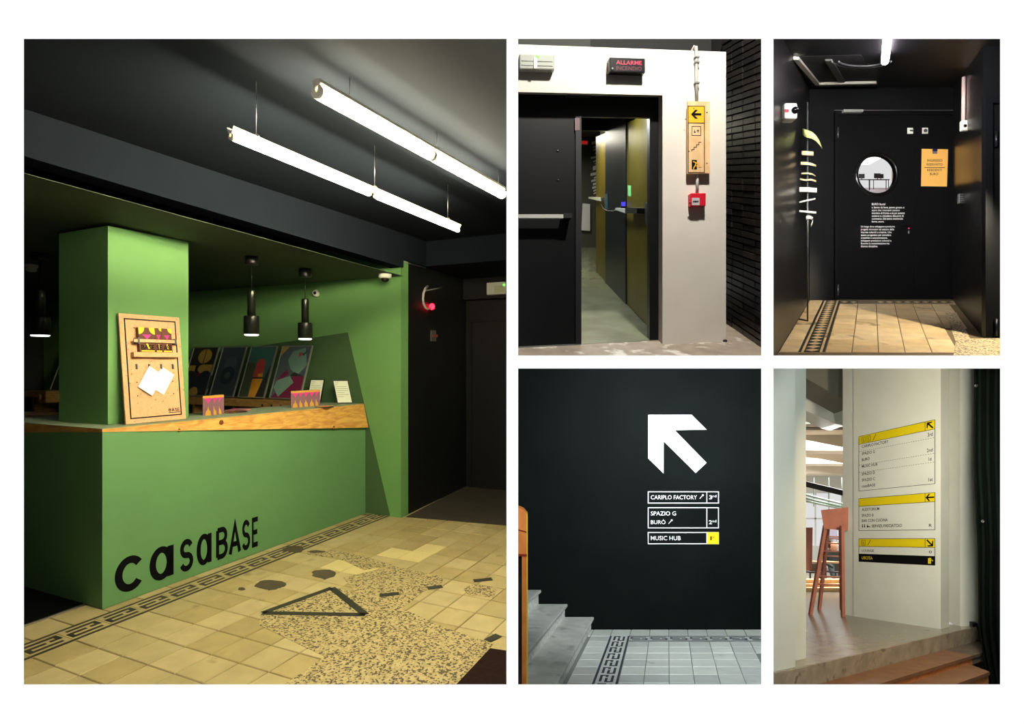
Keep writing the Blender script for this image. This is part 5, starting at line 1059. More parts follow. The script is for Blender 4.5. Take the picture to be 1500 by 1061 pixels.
# arrow and room list, painted on the wall
def az(x, y): return (940 + x / 4.823, 590 + y / 4.823)
mb = MB(); p4.poly_px(mb, [az(*p) for p in ((45, 86), (353, 86), (459, 192), (232, 194), (458, 425), (381, 497), (154, 272), (154, 500), (45, 394))], 0, .003)
build('wall_arrow', mb, wvinyl, label='large white diagonal arrow on the dark wall', cat='arrow')
def list_panel(y0, y1, lines, num, lab, yellow=False):
    t = thing('room_sign', p4.P(*p4.px(1000, az(0, y1)[1])), lab, 'sign', 'outlined room signs under the arrow')
    (u0, v0), (u1, v1), (um, _) = p4.px(*az(43, y1)), p4.px(*az(545, y0)), p4.px(*az(460, y1))
    mb = MB(); p4.frame(mb, [(u0, v0), (u1, v0), (u1, v1), (u0, v1)], .0085, 0, .002); build('outline', mb, wvinyl, t)
    mb = MB(); p4.rect(mb, um - .004, um + .004, v0 + .0085, v1 - .0085, 0, .002); build('divider', mb, wvinyl, t)
    if yellow: mb = MB(); p4.rect(mb, um + .004, u1 - .001, v0 + .001, v1 - .001, 0, .0025); build('yellow_square', mb, yvinyl, t)
    mb = MB()
    for s_, x1, yb, yt, key in lines:
        p4.text_px(mb, s_, *az(64, yb), az(x1, 0)[0], az(0, yt)[1], .002, 0, .003)
        if key:
            cx, cy = p4.px(*az(key, yt + 5)); p4.stroke(mb, [(cx - .028, cy - .032), (cx, cy)], .006, 0, .002); p4.disc(mb, cx + .006, cy + .006, .010, 0, .002, n=12)
    build('lettering', mb, wvinyl, t)
    s_, x0, x1, yb, yt, sup, xs = num; mb = MB(); p4.text_px(mb, s_, *az(x0, yb), az(x1, 0)[0], az(0, yt)[1], .003, 0, .01); p4.text_px(mb, sup, *az(xs, yt + 15), az(xs + (16 if sup == 'st' else 27), 0)[0], az(0, yt - 3)[1], .003, 0, .0); build('lettering', mb, ink if yellow else wvinyl, t)
list_panel(627, 713, [('CARIPLO FACTORY', 390, 683, 653, 428)], ('3', 476, 497, 682, 654, 'rd', 500), 'white outlined sign reading CARIPLO FACTORY, topmost of three')
list_panel(740, 888, [('SPAZIO G', 242, 797, 767, 0), ('BURÒ', 168, 858, 830, 208)], ('2', 474, 496, 858, 830, 'nd', 499), 'white outlined sign reading SPAZIO G and BURO, middle of three')
list_panel(915, 1000, [('MUSIC HUB', 275, 972, 941, 0)], ('1', 484, 494, 972, 943, 'st', 498), 'white outlined sign reading MUSIC HUB with yellow square, lowest of three', True)
# floor tiles with meander border
t4 = [M('grey_white_tile_%d' % i, c, .4, var=.08, vs=6, rnd=.05, dark=(150, 152, 144), dscale=5, dthr=.66) for i, c in enumerate(((196, 200, 190), (188, 192, 184), (204, 208, 198)))]
m4 = [tile_mesh(R4, .2, .2, m) for m in t4]; WIN4 = (759, 1115, 900, 1003)
aK = R4.inv(893.5, 932.7, b=0)[0]; cK = R4.inv(950, 932, b=0)[2]
inR = lambda a, c: R4.pt(a + .1, 0, c + .1).x < .44 * R4.pt(a, 0, c + .1).y - .01
lay_tiles(R4, floor4, .2, .2, aK + .2, aK + 3.2, cK - .2 - .2 * 14, cK - .2 - 1e-4, m4, WIN4, (), inR)
kt = key_mesh('border_tile', R4, .2, t4[0], M('meander_dark', (60, 68, 76), .5, var=.15, vs=20), 'a', side=1); kt2 = key_mesh('border_tile', R4, .2, t4[0], MATS['meander_dark'], 'c', side=1)
for k in range(1, 12):
    if inR(aK + .2 * k, cK - .2): put('border_tile', kt, R4.pt(aK + .1 + .2 * k, 0, cK - .1), floor4)
for k in range(0, 15): put('border_tile', kt2, R4.pt(aK + .1, 0, cK - .1 - .2 * k), floor4)
hgt = -cK; mw = [tile_mesh(R4, .2, hgt, m) for m in t4]
for k in range(-2, 12):
    if inR(aK + .2 * k, -hgt): put('tile', random.choice(mw), R4.pt(aK + .1 + .2 * k, 0, -hgt / 2), floor4)
bw4 = aK - pts_[0][0]; ms4 = [tile_mesh(R4, bw4, .2, m) for m in t4]
for k in range(0, 15): put('tile', random.choice(ms4), R4.pt(aK - bw4 / 2, 0, cK - .1 - .2 * k), floor4)
area_light('landing_window_light', Vector((1.35, 4.1, 1.36)), R4.pt(.3, 0, -1.0), .35, 14, (.78, .9, 1), .25)
area_light('arrow_fill', Vector((1.45, 3.9, 1.41)), R4.pt(.5, 1.75, 0), .3, 80, (.88, .95, 1), .08, 120)  # added light, aimed to bring the arrow up to white
# ================================================================== ROOM 5: white hall pillars with yellow sign
aW = lambda c: R5.inv(1128.5, 900, c=c)[0]
aE5 = lambda c: R5.inv(1496, 900, c=c)[0]
R5 = Room(at(1378, 922, 6.2), (1.474, 1, -.2994), (-.353, 1, -.2994))
wp = M('white_column_paint', (216, 222, 210), .75, var=.04, vs=3, bump=.04, bs=30)
def vwall(name, ac, mat, label, cat='wall', zt_=1.486, b0=-.03):
    mb = MB(); B = [R5.pt(a, b0, c) for a, c in ac]; mb.prism(B, [Vector((p.x, p.y, zt_)) for p in B])
    return build(name, mb, mat, label=label, cat=cat, kind='structure')
cL = R5.inv(1250, 905, a=0)[2]; aC = R5.inv(1390, 920, c=0)[0]; cL2 = R5.inv(1237, 905, a=.03)[2]
vwall('wall_sign', [(0, 0), (aC, 0), (aC, cL), (0, cL)], wp, 'white pillar face carrying the yellow directory')
vwall('wall_sign_return', [(.006, cL + .0005), (aC, cL + .0005), (aC, cL2), (.006, cL2)], wp, 'narrow set-back strip of the white pillar beside the doorway')
aP0 = R5.inv(1402, 920, c=0)[0]; aP1 = R5.inv(1500, 900, c=0)[0]
_pp = R5.pt(aP0, -.03, -.03); _xe = .99 * _pp.y
_pl = [_pp, Vector((_xe, _pp.y, _pp.z)), Vector((_xe, _pp.y + .5, _pp.z)), Vector((_pp.x + .02, _pp.y + .5, _pp.z))]
mb = MB(); mb.prism(_pl, [Vector((p.x, p.y, 1.486)) for p in _pl]); build('wall_pilaster', mb, wp, label='white pilaster next to the dark curtain', cat='wall', kind='structure')
vwall('wall_recess', [(aC + .001, .10), (aP0 - .001, .10), (aP0 - .001, .6), (aC + .001, .6)], M('grey_recess_paint', (150, 150, 132), .8), 'grey recess between the sign pillar and the pilaster')
cq = R5.inv(1165, 977, b=0); cq2 = R5.inv(1184, 965.5, b=0); aPl0 = R5.inv(1127.5, 985, c=cq[2])[0]
vwall('wall_pillar_left', [(aPl0, cq[2]), (cq[0], cq[2]), (cq[0], cq[2] + .05), (cq[0], cq2[2]), (aPl0, cq2[2])] if False else [(aW(cq[2]), cq[2]), (cq[0], cq[2]), (cq[0], cq2[2] + .02), (aW(cq2[2] + .02), cq2[2] + .02)], wp, 'white pillar at the left edge of the hall doorway')
vwall('wall_pillar_left_step', [(aW(cq2[2] + .021), cq2[2] + .021), (cq2[0], cq2[2] + .021), (cq2[0], cq2[2] + .16), (aW(cq2[2] + .16), cq2[2] + .16)], wp, 'set-back edge of the left white pillar')
# platform and steps
cE5 = R5.inv(1290, 950.5, b=0)[2]
b2 = R5.inv(1292, 976, c=cE5)[1]; c2 = R5.inv(1292, 1001, b=b2)[2]; b3 = R5.inv(1424, 972, c=c2)[1]; c3 = R5.inv(1446, 986, b=b3)[2]
cflo = M('hall_concrete_floor', (132, 126, 110), .22, var=.18, vs=5, bump=.02, bs=12)
q = [R5.inv(1127, 1010, c=cE5), R5.inv(1499, 930, c=cE5)]
def flat(name, pts, b0, b1, mat, parent=None, **k):
    mb = MB(); mb.prism([R5.pt(a, b1, c) for a, c in pts], [R5.pt(a, b0, c) for a, c in pts]); return build(name, mb, mat, parent, **k)
aS0 = R5.inv(1127, 990, c=cE5)[0]; aS1 = R5.inv(1499, 905, c=cE5)[0]
kk = R5.inv(1127, 1000, b=0)
flp = [(aS0, cE5), (aS1, cE5), (aS1, 1.0), (3.0, 6.0), (3.0, 12.5), (-2.6, 12.5)]
W0 = [R5.inv(1127.5, y, b=0) for y in (991, 850)]
flp = [(R5.inv(1127.5, 993.5, b=0)[0], R5.inv(1127.5, 993.5, b=0)[2]), (aS1, cE5), (aS1, 4.0)] + [(x[0], x[2]) for x in (R5.inv(1400, 822, b=0), R5.inv(1127.5, 822, b=0))]
flp[0] = (aW(cE5), cE5); flp[1] = (aE5(cE5), cE5); flp[2] = (aE5(4.0), 4.0)
flat('floor', flp, -.06, 0, cflo, label='grey polished concrete platform floor with reflections', cat='floor', kind='structure')
curb = M('concrete_curb', (150, 140, 120), .75, var=.2, vs=10, dark=(106, 100, 88), dscale=12, dthr=.6)
flat('trim_curb', [(aW(cE5 - .012), cE5 - .012), (aE5(cE5 - .012), cE5 - .012), (aE5(cE5 + .1), cE5 + .1), (aW(cE5 + .1), cE5 + .1)], b3 - .3, -.002, curb, label='pale concrete curb along the platform edge', cat='curb', kind='structure')
stp = M('brown_step', (120, 88, 62), .6, var=.2, vs=8); rsr = wood('step_riser_wood', (196, 132, 74), (166, 104, 54), (3, 3, 10), turn=-.97)
T = thing('wooden_steps', R5.pt(.1, b3 - .3, c3), 'brown wooden steps leading up to the platform', 'steps')
aX0 = -1.6; aX1 = R5.inv(1426, 953, c=c2)[0]; aX2 = R5.inv(1499, 940, c=c2)[0]
flat('tread', [(aW(c2), c2), (aX1, c2), (aX1, cE5 - .013), (aW(cE5 - .013), cE5 - .013)], b2 - .03, b2, stp, T)
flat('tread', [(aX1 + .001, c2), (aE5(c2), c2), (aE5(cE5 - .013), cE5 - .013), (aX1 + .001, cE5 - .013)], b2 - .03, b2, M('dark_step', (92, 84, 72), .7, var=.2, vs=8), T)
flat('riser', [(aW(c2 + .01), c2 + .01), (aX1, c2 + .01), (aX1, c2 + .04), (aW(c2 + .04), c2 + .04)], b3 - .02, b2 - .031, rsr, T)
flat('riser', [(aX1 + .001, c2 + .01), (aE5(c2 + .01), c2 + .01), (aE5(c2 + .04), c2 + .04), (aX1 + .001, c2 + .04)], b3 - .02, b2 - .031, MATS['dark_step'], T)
aX3 = R5.inv(1450, 986, c=c3)[0]
flat('tread', [(aW(c3), c3), (aX3, c3), (aX3 + .1, c2 + .009), (aW(c2 + .009), c2 + .009)], b3 - .03, b3, stp, T)
flat('riser', [(aW(c3 + .01), c3 + .01), (aX3, c3 + .01), (aX3, c3 + .04), (aW(c3 + .04), c3 + .04)], b3 - .25, b3 - .031, rsr, T)
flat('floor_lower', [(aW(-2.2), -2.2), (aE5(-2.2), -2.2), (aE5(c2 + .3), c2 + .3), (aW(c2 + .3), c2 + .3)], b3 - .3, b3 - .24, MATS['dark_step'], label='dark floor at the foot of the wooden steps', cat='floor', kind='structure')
mb = MB(); P = at(1423.5, 915, _pp.y); mb.hexa([P + Vector((x, y, z_)) for y in (-.05, -.001) for z_ in (-.035, .035) for x in (-.03, .03)]); build('floor_socket', mb, MATS['dark_steel'], label='small dark socket box at the foot of the pilaster', cat='socket', bevel=.005)
mb = MB(); mb.tube([R5.pt(*R5.inv(x, y, b=b2 + .01)) for x, y in ((1421, 937.5), (1428, 938.5), (1436, 939))], .008, 6); build('cable', mb, black, label='short black cable end on the step by the curtain', cat='cable')
# directory sign, vinyl on the pillar face (plane a = 0)
p5 = Plane(R5.pt(0, 0, 0), -R5.W, R5.V)
def dz(x, y): return (1245 + x / 4.421, 600 + y / 4.421)
def dq(x, y): return p5.px(*dz(x, y))
yel5 = M('directory_yellow', (226, 206, 10), .6)
def interp(q, s, t):   # bilinear in quad q: tl,tr,br,bl
    tl, tr, br, bl = [Vector(p) for p in q]; return (tl * (1 - s) + tr * s) * (1 - t) + (bl * (1 - s) + br * s) * t
class Skew:
    """panel with slightly tapering rows, as printed on the pillar"""
    def __init__(s, tl, tr, br, bl): s.q = [dq(*p) for p in (tl, tr, br, bl)]
    def __call__(s, x, y): v = interp(s.q, x, y); return (v.x, v.y)
    def poly(s, mb, pts, d0, d1): p5.poly(mb, [s(*p) for p in pts], d0, d1)
    def text(s, mb, txt, x0, x1, y0, y1, d=.0018, bold=.008):
        vs, fs, W, H = glyphs(txt, bold); out = []
        for x, y in vs:
            u, v = s(x0 + (x1 - x0) * x / W, y1 + (y0 - y1) * y / .729); out.append(p5.P(u, v, d))
        mb.add(out, fs)
    def line(s, mb, a, b, t=.005, d=.0016):
        p5.stroke(mb, [s(*a), s(*b)], t, 0, d)
def sign_panel(lab, quad, head, rows, nums, dashes, arrow, icons, black_row=None):
    S = Skew(*quad); t = thing('directory_panel', p5.P(*S(.5, 1)), lab, 'sign', 'yellow headed directory panels')
    mb = MB(); S.poly(mb, [(0, 0), (1, 0), (1, head), (0, head)], 0, .001); hd = build('yellow_header', mb, yel5, t)
    mb = MB()
    for a, b in (((0, 0), (1, 0)), ((1, 0), (1, 1)), ((1, 1), (0, 1)), ((0, 1), (0, 0)), ((0, head), (1, head)), ((.885, 0), (.885, head))): S.line(mb, a, b)
    build('outline', mb, ink, t)
    mb = MB()
    for s_, x1, yc, hh in rows:
        S.text(mb, s_, .19 if s_.startswith('SERVIZI') else .045, x1, yc - hh / 2, yc + hh / 2)
        if s_.startswith('SERVIZI'):                                   # two figures and a wheelchair
            for x in (.055, .085):
                S.line(mb, (x, yc - hh * .15), (x, yc + hh * .5), .012, .0018); u_, v_ = S(x, yc - hh * .42); p5.disc(mb, u_, v_, .007, 0, .0018, n=8)
            S.line(mb, (.127, yc - hh * .5), (.127, yc + hh * .1), .007, .0018); S.line(mb, (.127, yc + hh * .1), (.155, yc + hh * .1), .007, .0018); S.line(mb, (.155, yc + hh * .1), (.162, yc + hh * .5), .007, .0018); u_, v_ = S(.13, yc + hh * .25); p5.disc(mb, u_, v_, .011, 0, .0017, n=10)
    for s_, x0, x1, yc, hh in nums: S.text(mb, s_, x0, x1, yc - hh / 2, yc + hh / 2, bold=.01)
    build('lettering', mb, ink, t)
    if dashes:
        mb = MB()
        for y in dashes:
            n = 34
            for i in range(n): S.line(mb, (i / n + .004, y), ((i + .62) / n, y), .004)
        build('dashed_lines', mb, ink, t, kind='stuff')
    mb = MB(); cx, cy = .942, head / 2; ang = {'ul': 135, 'l': 180, 'dr': -45}[arrow]
    u0, v0 = S(cx, cy); r = .05; ca, sa = math.cos(math.radians(ang)), math.sin(math.radians(ang))
    A_ = lambda x, y: (u0 + r * (x * ca - y * sa), v0 + r * (x * sa + y * ca))
    p5.poly(mb, [A_(*p) for p in ((1, 0), (.25, .8), (-.05, .8), (.42, .17), (-.95, .17), (-.95, -.17), (.42, -.17), (-.05, -.8), (.25, -.8))], .001, .002); build('arrow', mb, ink, hd)
    if icons:
        mb = MB()
        for k, kind in enumerate(icons):
            x = .045 + .075 * k
            if kind in 'bx':
                for a, b in (((x, head * .2), (x + .05, head * .2)), ((x + .05, head * .2), (x + .05, head * .85)), ((x + .05, head * .85), (x, head * .85)), ((x, head * .85), (x, head * .2))): S.line(mb, a, b, .005, .002)
                S.line(mb, (x + .022, head * .35), (x + .022, head * .7), .006, .002)
                S.line(mb, (x + .022, head * .7), (x + .036, head * .7), .006, .002)
            else: S.line(mb, (x + .01, head * .85), (x + .055, head * .15), .007, .002)
        build('pictograms', mb, M('pictogram_brown', (70, 62, 8), .6), hd, kind='stuff')
    if black_row:
        mb = MB(); S.poly(mb, [(0, black_row), (1, black_row), (1, 1), (0, 1)], 0, .0012); br_ = build('black_row', mb, ink, t)
        mb = MB(); hh = (1 - black_row); S.text(mb, 'USCITA', .045, .2, black_row + hh * .3, black_row + hh * .68); ic = [(.92, black_row + hh * .25), (.955, black_row + hh * .2), (.955, black_row + hh * .85), (.92, black_row + hh * .85)]; S.poly(mb, ic, 0, .0018); S.line(mb, (.96, black_row + hh * .4), (.978, black_row + hh * .55), .008, .0018); build('lettering', mb, yel5, br_)
h1 = .148
sign_panel('topmost directory panel listing CARIPLO FACTORY to casaBASE', ((58, 176), (551, 66), (551, 481), (58, 529)), .145,
    [('CARIPLO FACTORY', .42, .195, .052), ('SPAZIO G', .235, .325, .052), ('BURÒ', .16, .435, .052), ('MUSIC HUB', .27, .555, .05), ('SPAZIO D', .235, .695, .052), ('SPAZIO C', .235, .805, .052), ('casaBASE', .24, .915, .052)],
    [('3rd', .915, .975, .215, .062), ('2nd', .905, .975, .46, .058), ('1st', .925, .965, .60, .058), ('1st', .925, .975, .925, .058)], (.28, .525, .66), 'ul', 'bx/')
sign_panel('middle directory panel listing AUDITORIUM to SERVIZI', ((58, 578), (551, 538), (551, 780), (58, 785)), .245,
    [('AUDITORIUM', .295, .345, .09), ('SPAZIO B', .215, .53, .09), ('BAR CON CUCINA', .41, .69, .09), ('SERVIZI, FASCIATOIO', .6, .86, .09)], [('R', .93, .965, .875, .085)], (), 'l', '')
sign_panel('lowest directory panel listing LOUNGE and USCITA with black bottom row', ((58, 838), (551, 837), (551, 1010), (58, 985)), .335,
    [('LOUNGE', .22, .51, .10)], [('0', .93, .965, .5, .10)], (), 'dr', 'b/', .655)
# curtain
cur = M('black_green_curtain', (9, 17, 14), .95, var=.25, vs=5, spec=.05); nx, ny = 40, 30
def edge(y):
    for (y0, x0), (y1, x1) in zip(((500, 1426.5), (620, 1427), (680, 1426), (760, 1429.5), (800, 1432), (920, 1434), (950, 1438), (1003, 1448), (1040, 1452))[:-1], ((620, 1427), (680, 1426), (760, 1429.5), (800, 1432), (920, 1434), (950, 1438), (1003, 1448), (1040, 1452))):
        if y0 <= y <= y1: return x0 + (x1 - x0) * (y - y0) / (y1 - y0)
    return 1452
mb = MB(); vs = []
for j in range(ny + 1):
    y = 538.6 + (1030 - 538.6) * j / ny
    for i in range(nx + 1):
        s_ = i / nx; x = edge(y) + (1492 - edge(y)) * s_; Yd = 5.62 + .045 * math.sin(s_ * 34 + .6 * math.sin(j * .35)) + (.12 * s_)
        p = at(x, y, Yd); p.z = min(p.z, 1.484); vs.append(p)
mb.add(vs, [(j * (nx + 1) + i, j * (nx + 1) + i + 1, (j + 1) * (nx + 1) + i + 1, (j + 1) * (nx + 1) + i) for j in range(ny) for i in range(nx)], 0, True)
t = thing('curtain', at(1460, 1030, 5.8), 'black green curtain hanging at the right edge', 'curtain')
o = build('cloth', mb, cur, t); sm = o.modifiers.new('thickness', 'SOLIDIFY'); sm.thickness = .006
for x, y in ((1429.7, 565.3), (1439.4, 763.8)):
    c0 = at(x, y, 5.55); mb = MB(); mb.tube([c0 + Vector((.0105 * math.cos(i * .3927), 0, .0105 * math.sin(i * .3927))) for i in range(17)], .004, 6); build('eyelet', mb, chrome, t)
# beam, duct and hall beyond
def pxbox(name, pts, Y0, Y1, mat, parent=None, **k):
    mb = MB(); mb.prism([at(x, y, Y0) for x, y in pts], [at(x, y, Y0) + Vector((0, Y1 - Y0, -.2994 * (Y1 - Y0))) for x, y in pts]); return build(name, mb, mat, parent, **k)
pxbox('ceiling_beam', [(1178, 538), (1252, 538), (1252, 595), (1178, 553)], 7.9, 8.4, M('grey_beam', (120, 118, 106), .8), label='grey concrete beam above the hall doorway', cat='beam', kind='structure')
duct = M('duct_metal', (226, 226, 214), .4)
t = thing('air_duct', at(1215, 625, 8.7), 'pale sheet metal air duct under the beam', 'duct')
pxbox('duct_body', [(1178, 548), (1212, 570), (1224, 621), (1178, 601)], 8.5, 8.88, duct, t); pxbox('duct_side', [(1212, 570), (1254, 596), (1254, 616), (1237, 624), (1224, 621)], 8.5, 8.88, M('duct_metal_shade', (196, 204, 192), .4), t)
RH = Room(R5.pt(*R5.inv(1210, 906, b=0)), (1, 0, 0), (.547, 1, -.2994))
hc = RH.inv(1210, 597, c=8.8 - RH.P0.y)[1]; cfar = 18 - RH.P0.y
ceil5 = M('hall_ceiling_beige', (226, 214, 196), .8)
c0 = 8.9 - RH.P0.y
mb = MB(); RH.box(mb, -2.5, 4.5, hc, hc + .1, c0, cfar); cg = build('ceiling', mb, ceil5, label='pale beige hall ceiling with beams', cat='ceiling', kind='structure')
for c, d, h in ((9.4, .35, .12), (11.2, .5, .3), (13.4, .5, .28), (15.6, .5, .28)):
    mb = MB(); cc = c - RH.P0.y; RH.box(mb, -2.4, 4.4, hc - h, hc - .001, cc, cc + d); build('ceiling_rib', mb, ceil5, cg)
for c in (9.9, 10.4): mb = MB(); cc = c - RH.P0.y; RH.box(mb, -2.3, 4.3, hc - .02, hc - .0005, cc, cc + .18); build('ceiling_slot', mb, M('slot_brown', (110, 98, 80), .8), cg)
# windows at the far end
wf = M('window_frame_white', (230, 230, 222), .6)
mb = MB(); z1 = RH.inv(1210, 722, c=cfar)[1]; z0 = RH.inv(1210, 800, c=cfar)[1]
RH.box(mb, -2.5, 4.5, z1, hc + .1, cfar, cfar + .2); RH.box(mb, -2.5, 4.5, -.1, z0, cfar, cfar + .2); wl = build('wall_hall_end', mb, wf, label='pale far end wall of the hall under tall windows', cat='wall', kind='structure')
wd = thing('hall_window', RH.pt(.5, z0, cfar), 'tall bright windows at the far end of the hall', 'window')
for k in range(-6, 12): mb = MB(); x = k * .42; RH.box(mb, x, x + .05, z0, z1, cfar + .05, cfar + .12); build('mullion', mb, wf, wd)
mb = MB(); zm = (z0 + z1) / 2; RH.box(mb, -2.5, 4.5, zm, zm + .05, cfar + .05, cfar + .12); build('transom', mb, wf, wd)
glz = bpy.data.materials.new('window_pane_glass'); glz.use_nodes = True; gp = glz.node_tree.nodes['Principled BSDF']; gp.inputs['Transmission Weight'].default_value = 1; gp.inputs['IOR'].default_value = 1.02; gp.inputs['Roughness'].default_value = 0
for k in range(-6, 11): mb = MB(); x = k * .42; RH.box(mb, x + .05, x + .42, z0, z1, cfar + .08, cfar + .084); build('pane', mb, glz, wd)
# black beam and pipes
def bar(name, p, q, Y, r, mat, parent=None, **k):
    mb = MB(); A_, B_ = at(*p, Y), at(*q, Y + .2); d = (B_ - A_).normalized(); A_ -= d * .4; B_ += d * .6; mb.tube([A_, B_], r, 10); return build(name, mb, mat, parent, **k)
mb = MB(); A_, B_ = at(1178, 709, 9.6), at(1245, 725, 9.4); mb.hexa([P_ + Vector((0, y, z_)) for y in (0, .1) for z_ in (-.045, .045) for P_ in (A_, B_)]); build('track_beam', mb, black, label='black steel beam crossing the hall below the ceiling', cat='beam')
t = thing('pipe_rack', at(1210, 745, 11), 'bundle of pale green metal pipes under the hall ceiling', 'pipes')
for p, q in (((1184, 726), (1237, 739)), ((1184, 731), (1237, 743)), ((1184, 735), (1237, 746))): bar('pipe', p, q, 11, .022, M('pipe_green_grey', (150, 170, 156), .35, metal=.4), t)
for x in (1192, 1214, 1233): mb = MB(); mb.tube([at(x, 700, 11.1), at(x, 742, 11.1)], .008, 6); build('hanger', mb, MATS['pipe_green_grey'], t)
for x, y0, y1, Y_ in ((1226, 680, 712, 12), (1228, 680, 716, 12)): pass
# wooden lifeguard style high chair
hcw = M('red_brown_wood', (176, 112, 92), .6, var=.1, vs=10)
t = thing('high_chair', R5.pt(*R5.inv(1212, 900, b=0)), 'tall reddish wooden lifeguard style chair behind the pillar', 'chair')
Yc = R5.pt(*R5.inv(1188, 901, b=0)).y
def leg(p, q, Y0, Y1, r=.02):
    mb = MB(); A_, B_ = at(*p, Y0), at(*q, Y1); x = Vector((r, 0, 0)); y = Vector((0, r, 0)); mb.hexa([P_ + sx * x + sy * y for P_ in (A_, B_) for sy in (-1, 1) for sx in (-1, 1)]); build('leg', mb, hcw, t)
leg((1209, 770), (1187, 901), Yc, Yc); leg((1233.5, 770), (1235, 905.5), Yc - .16, Yc - .16, .018); leg((1231.5, 772), (1233, 894), Yc + .35, Yc + .35, .018); leg((1213, 772), (1200, 894), Yc + .45, Yc + .45, .018)
mb = MB(); P4 = [(1202.5, 747.5), (1244, 743), (1242, 778), (1207, 775)]; mb.prism([at(x, y, Yc - .05) for x, y in P4], [at(1222 + (x - 1222) * .95, y, Yc + .5) for x, y in P4]); build('seat_box', mb, hcw, t)
for y, xl in ((786, 1206.5), (788.8, 1206), (795.5, 1205), (807.5, 1203), (814.5, 1202), (844.5, 1197), (856, 1195)):
    mb = MB(); mb.tube([at(xl, y, Yc), at(1234, y + 1.3, Yc - .1)], .008 if y < 830 else .011, 6); build('rung', mb, hcw, t)
pxbox('wood_panel', [(1178, 773), (1190.5, 773), (1189.5, 836), (1178, 836)], 8.2, 8.3, hcw, label='reddish wood panel at the left edge of the doorway view', cat='panel')
# low wooden bench steps
bnc = M('bench_wood', (226, 186, 136), .6, var=.1, vs=8)
t = thing('bench', at(1210, 868, 10.2), 'pale wooden tiered bench across the bright hall', 'bench')
for y0, y1, Y0 in ((861.5, 867.5, 10.3), (856, 861, 10.5), (849.5, 855.5, 10.7)):
    for x0, x1 in ((1150, 1217), (1217.6, 1260)): pxbox('bench_board', [(x0, y1), (x1, y1), (x1, y0), (x0, y0)], Y0, Y0 + .3, bnc, t)
# tables, chairs and a seated person beyond the bench
tbw = M('table_wood', (190, 140, 96), .5); chd = M('chair_dark', (30, 28, 30), .5); chp = M('chair_plum', (96, 60, 76), .6)
t = thing('cafe_table', at(1215, 850, 11.6), 'wooden cafe table behind the pale bench', 'table')
pxbox('table_top', [(1196, 826), (1234, 826), (1234, 823.5), (1196, 823.5)], 11.5, 12.1, tbw, t)
for x in (1199, 1231): pxbox('leg', [(x, 851), (x + 1.2, 851), (x + 1.2, 826), (x, 826)], 11.6, 11.65, tbw, t)
def cafe_chair(x, lab, m_):
    t = thing('cafe_chair', at(x, 851, 11.2), lab, 'chair', 'chairs behind the bench')
    pxbox('backrest', [(x - 5, 837), (x + 5, 837), (x + 4.5, 826), (x - 4.5, 826)], 11.2, 11.24, m_, t); pxbox('seat', [(x - 5, 840), (x + 5, 840), (x + 5, 838), (x - 5, 838)], 11.2, 11.6, m_, t)
    for dx in (-5, 4): pxbox('leg', [(x + dx, 852), (x + dx + 1, 852), (x + dx + 1, 840), (x + dx, 840)], 11.22, 11.26, m_, t)
cafe_chair(1192, 'dark cafe chair at the far left behind the bench', chd); cafe_chair(1206, 'plum cafe chair in the middle behind the bench', chp); cafe_chair(1229, 'dark cafe chair at the right behind the bench', chd)
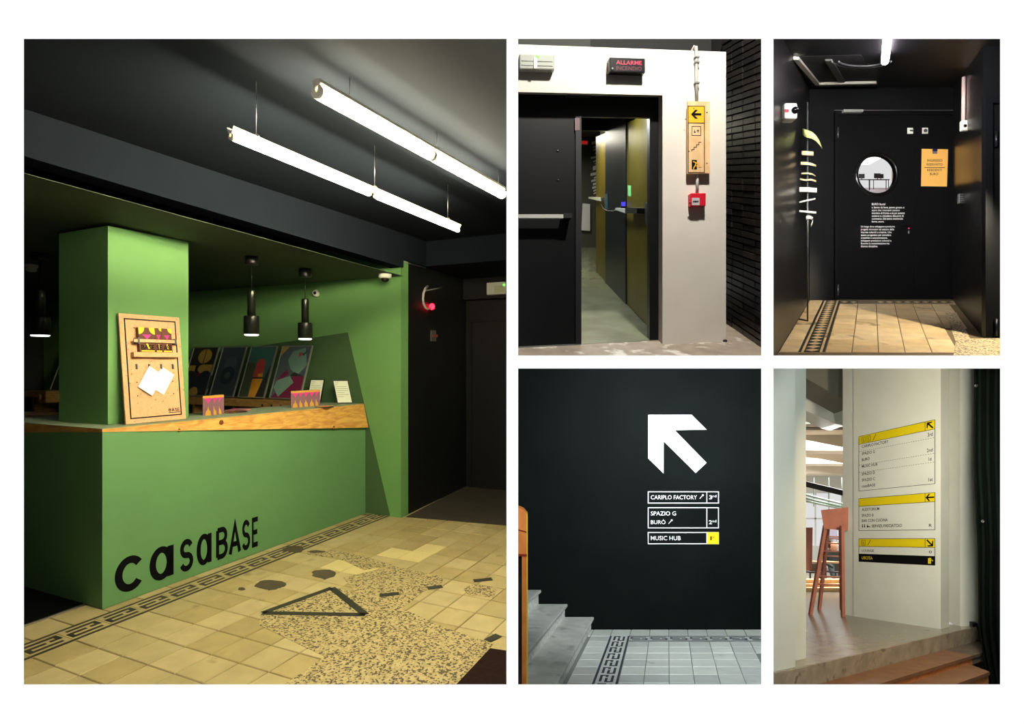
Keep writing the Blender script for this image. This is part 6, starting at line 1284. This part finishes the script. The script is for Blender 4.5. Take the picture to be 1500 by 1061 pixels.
# seated person
Yp = 12.3; k = Yp / FPX
def skin_body(name, joints, edges, mat, parent):
    me = bpy.data.meshes.new(name); base = joints[0][0]; me.from_pydata([j[0] - base for j in joints], edges, []); me.materials.append(mat)
    o = bpy.data.objects.new(name, me); COL.objects.link(o); o.parent = parent; o.location = base - wloc(parent)
    s_ = o.modifiers.new('skin', 'SKIN'); d = me.skin_vertices[0].data
    for i, j in enumerate(joints): d[i].radius = (j[1], j[2]); d[i].use_root = (i == 0)
    o.modifiers.new('smooth', 'SUBSURF').levels = 2; return o
pc = at(1219, 838, Yp)
t = thing('person', pc, 'seated person in dark green top with dark hair behind the cafe table', 'person')
V_ = lambda x, y, z_: pc + Vector((x, y, z_))
J = [(V_(0, 0, .02), .12, .10), (V_(0, 0, .2), .12, .09), (V_(0, -.02, .38), .15, .09), (V_(0, -.03, .47), .05, .05), (V_(-.16, -.02, .42), .055, .05), (V_(-.22, -.12, .24), .042, .04), (V_(-.14, -.3, .2), .034, .03), (V_(.16, -.02, .42), .055, .05), (V_(.22, -.12, .24), .042, .04), (V_(.14, -.3, .2), .034, .03), (V_(-.1, -.3, .02), .08, .07), (V_(-.1, -.4, -.3), .055, .05), (V_(.1, -.3, .02), .08, .07), (V_(.1, -.4, -.3), .055, .05)]
skin_body('body', J, [(0, 1), (1, 2), (2, 3), (2, 4), (4, 5), (5, 6), (2, 7), (7, 8), (8, 9), (0, 10), (10, 11), (0, 12), (12, 13)], M('dark_green_top', (38, 48, 46), .8), t)
mb = MB(); mb.lathe(V_(0, -.04, .45), [(.04, 0), (.07, .03), (.085, .09), (.088, .14), (.07, .2), (.03, .225), (.001, .228)], (0, 0, 1), 14); hd = build('head', mb, M('skin', (190, 140, 112), .6), t)
mb = MB(); mb.lathe(V_(0, -.02, .50), [(.08, 0), (.1, .04), (.102, .1), (.085, .16), (.045, .195), (.001, .2)], (0, .12, 1), 14); build('hair', mb, M('dark_hair', (24, 20, 20), .6), hd)
pxbox('hanging_banner', [(1215, 798), (1226.5, 798), (1226.5, 777), (1215, 777)], 13.5, 13.52, M('grey_violet_cloth', (130, 124, 140), .8), label='grey violet panel in front of the far windows', cat='panel')
area_light('hall_daylight', RH.pt(.8, hc - .35, 12.5 - RH.P0.y), RH.pt(.6, 0, 12.0 - RH.P0.y), 2.0, 600, (1, .98, .95), 5)
spot_light('entrance_daylight', Vector((1.66, 1.85, 1.1)), R5.pt(.06, 1.0, .2), 215, 80, (.94, 1, .97), .4, .12)
area_light('warm_step_light', at(1475, 600, 4.2), R5.pt(-.1, .1, .1), .25, 60, (1, .74, .48))
area_light('stair_fill', Vector((.55, 2.4, 1.33)), at(772, 900, 3.8), .25, 17, (1, .93, .84))  # unseen fill added to brighten the newel and stairs
area_light('hall_front_daylight', RH.pt(.1, hc - .25, 9.3 - RH.P0.y), R5.pt(*R5.inv(1217, 600, a=.3)), .5, 30, (1, 1, .97))
area_light('pilaster_fill', Vector((3.55, 4.15, 1.1)), R5.pt(aP0 + .05, .9, 0), .3, 14, (.95, 1, .96), .5, 100)  # small unseen light added to brighten the pilaster
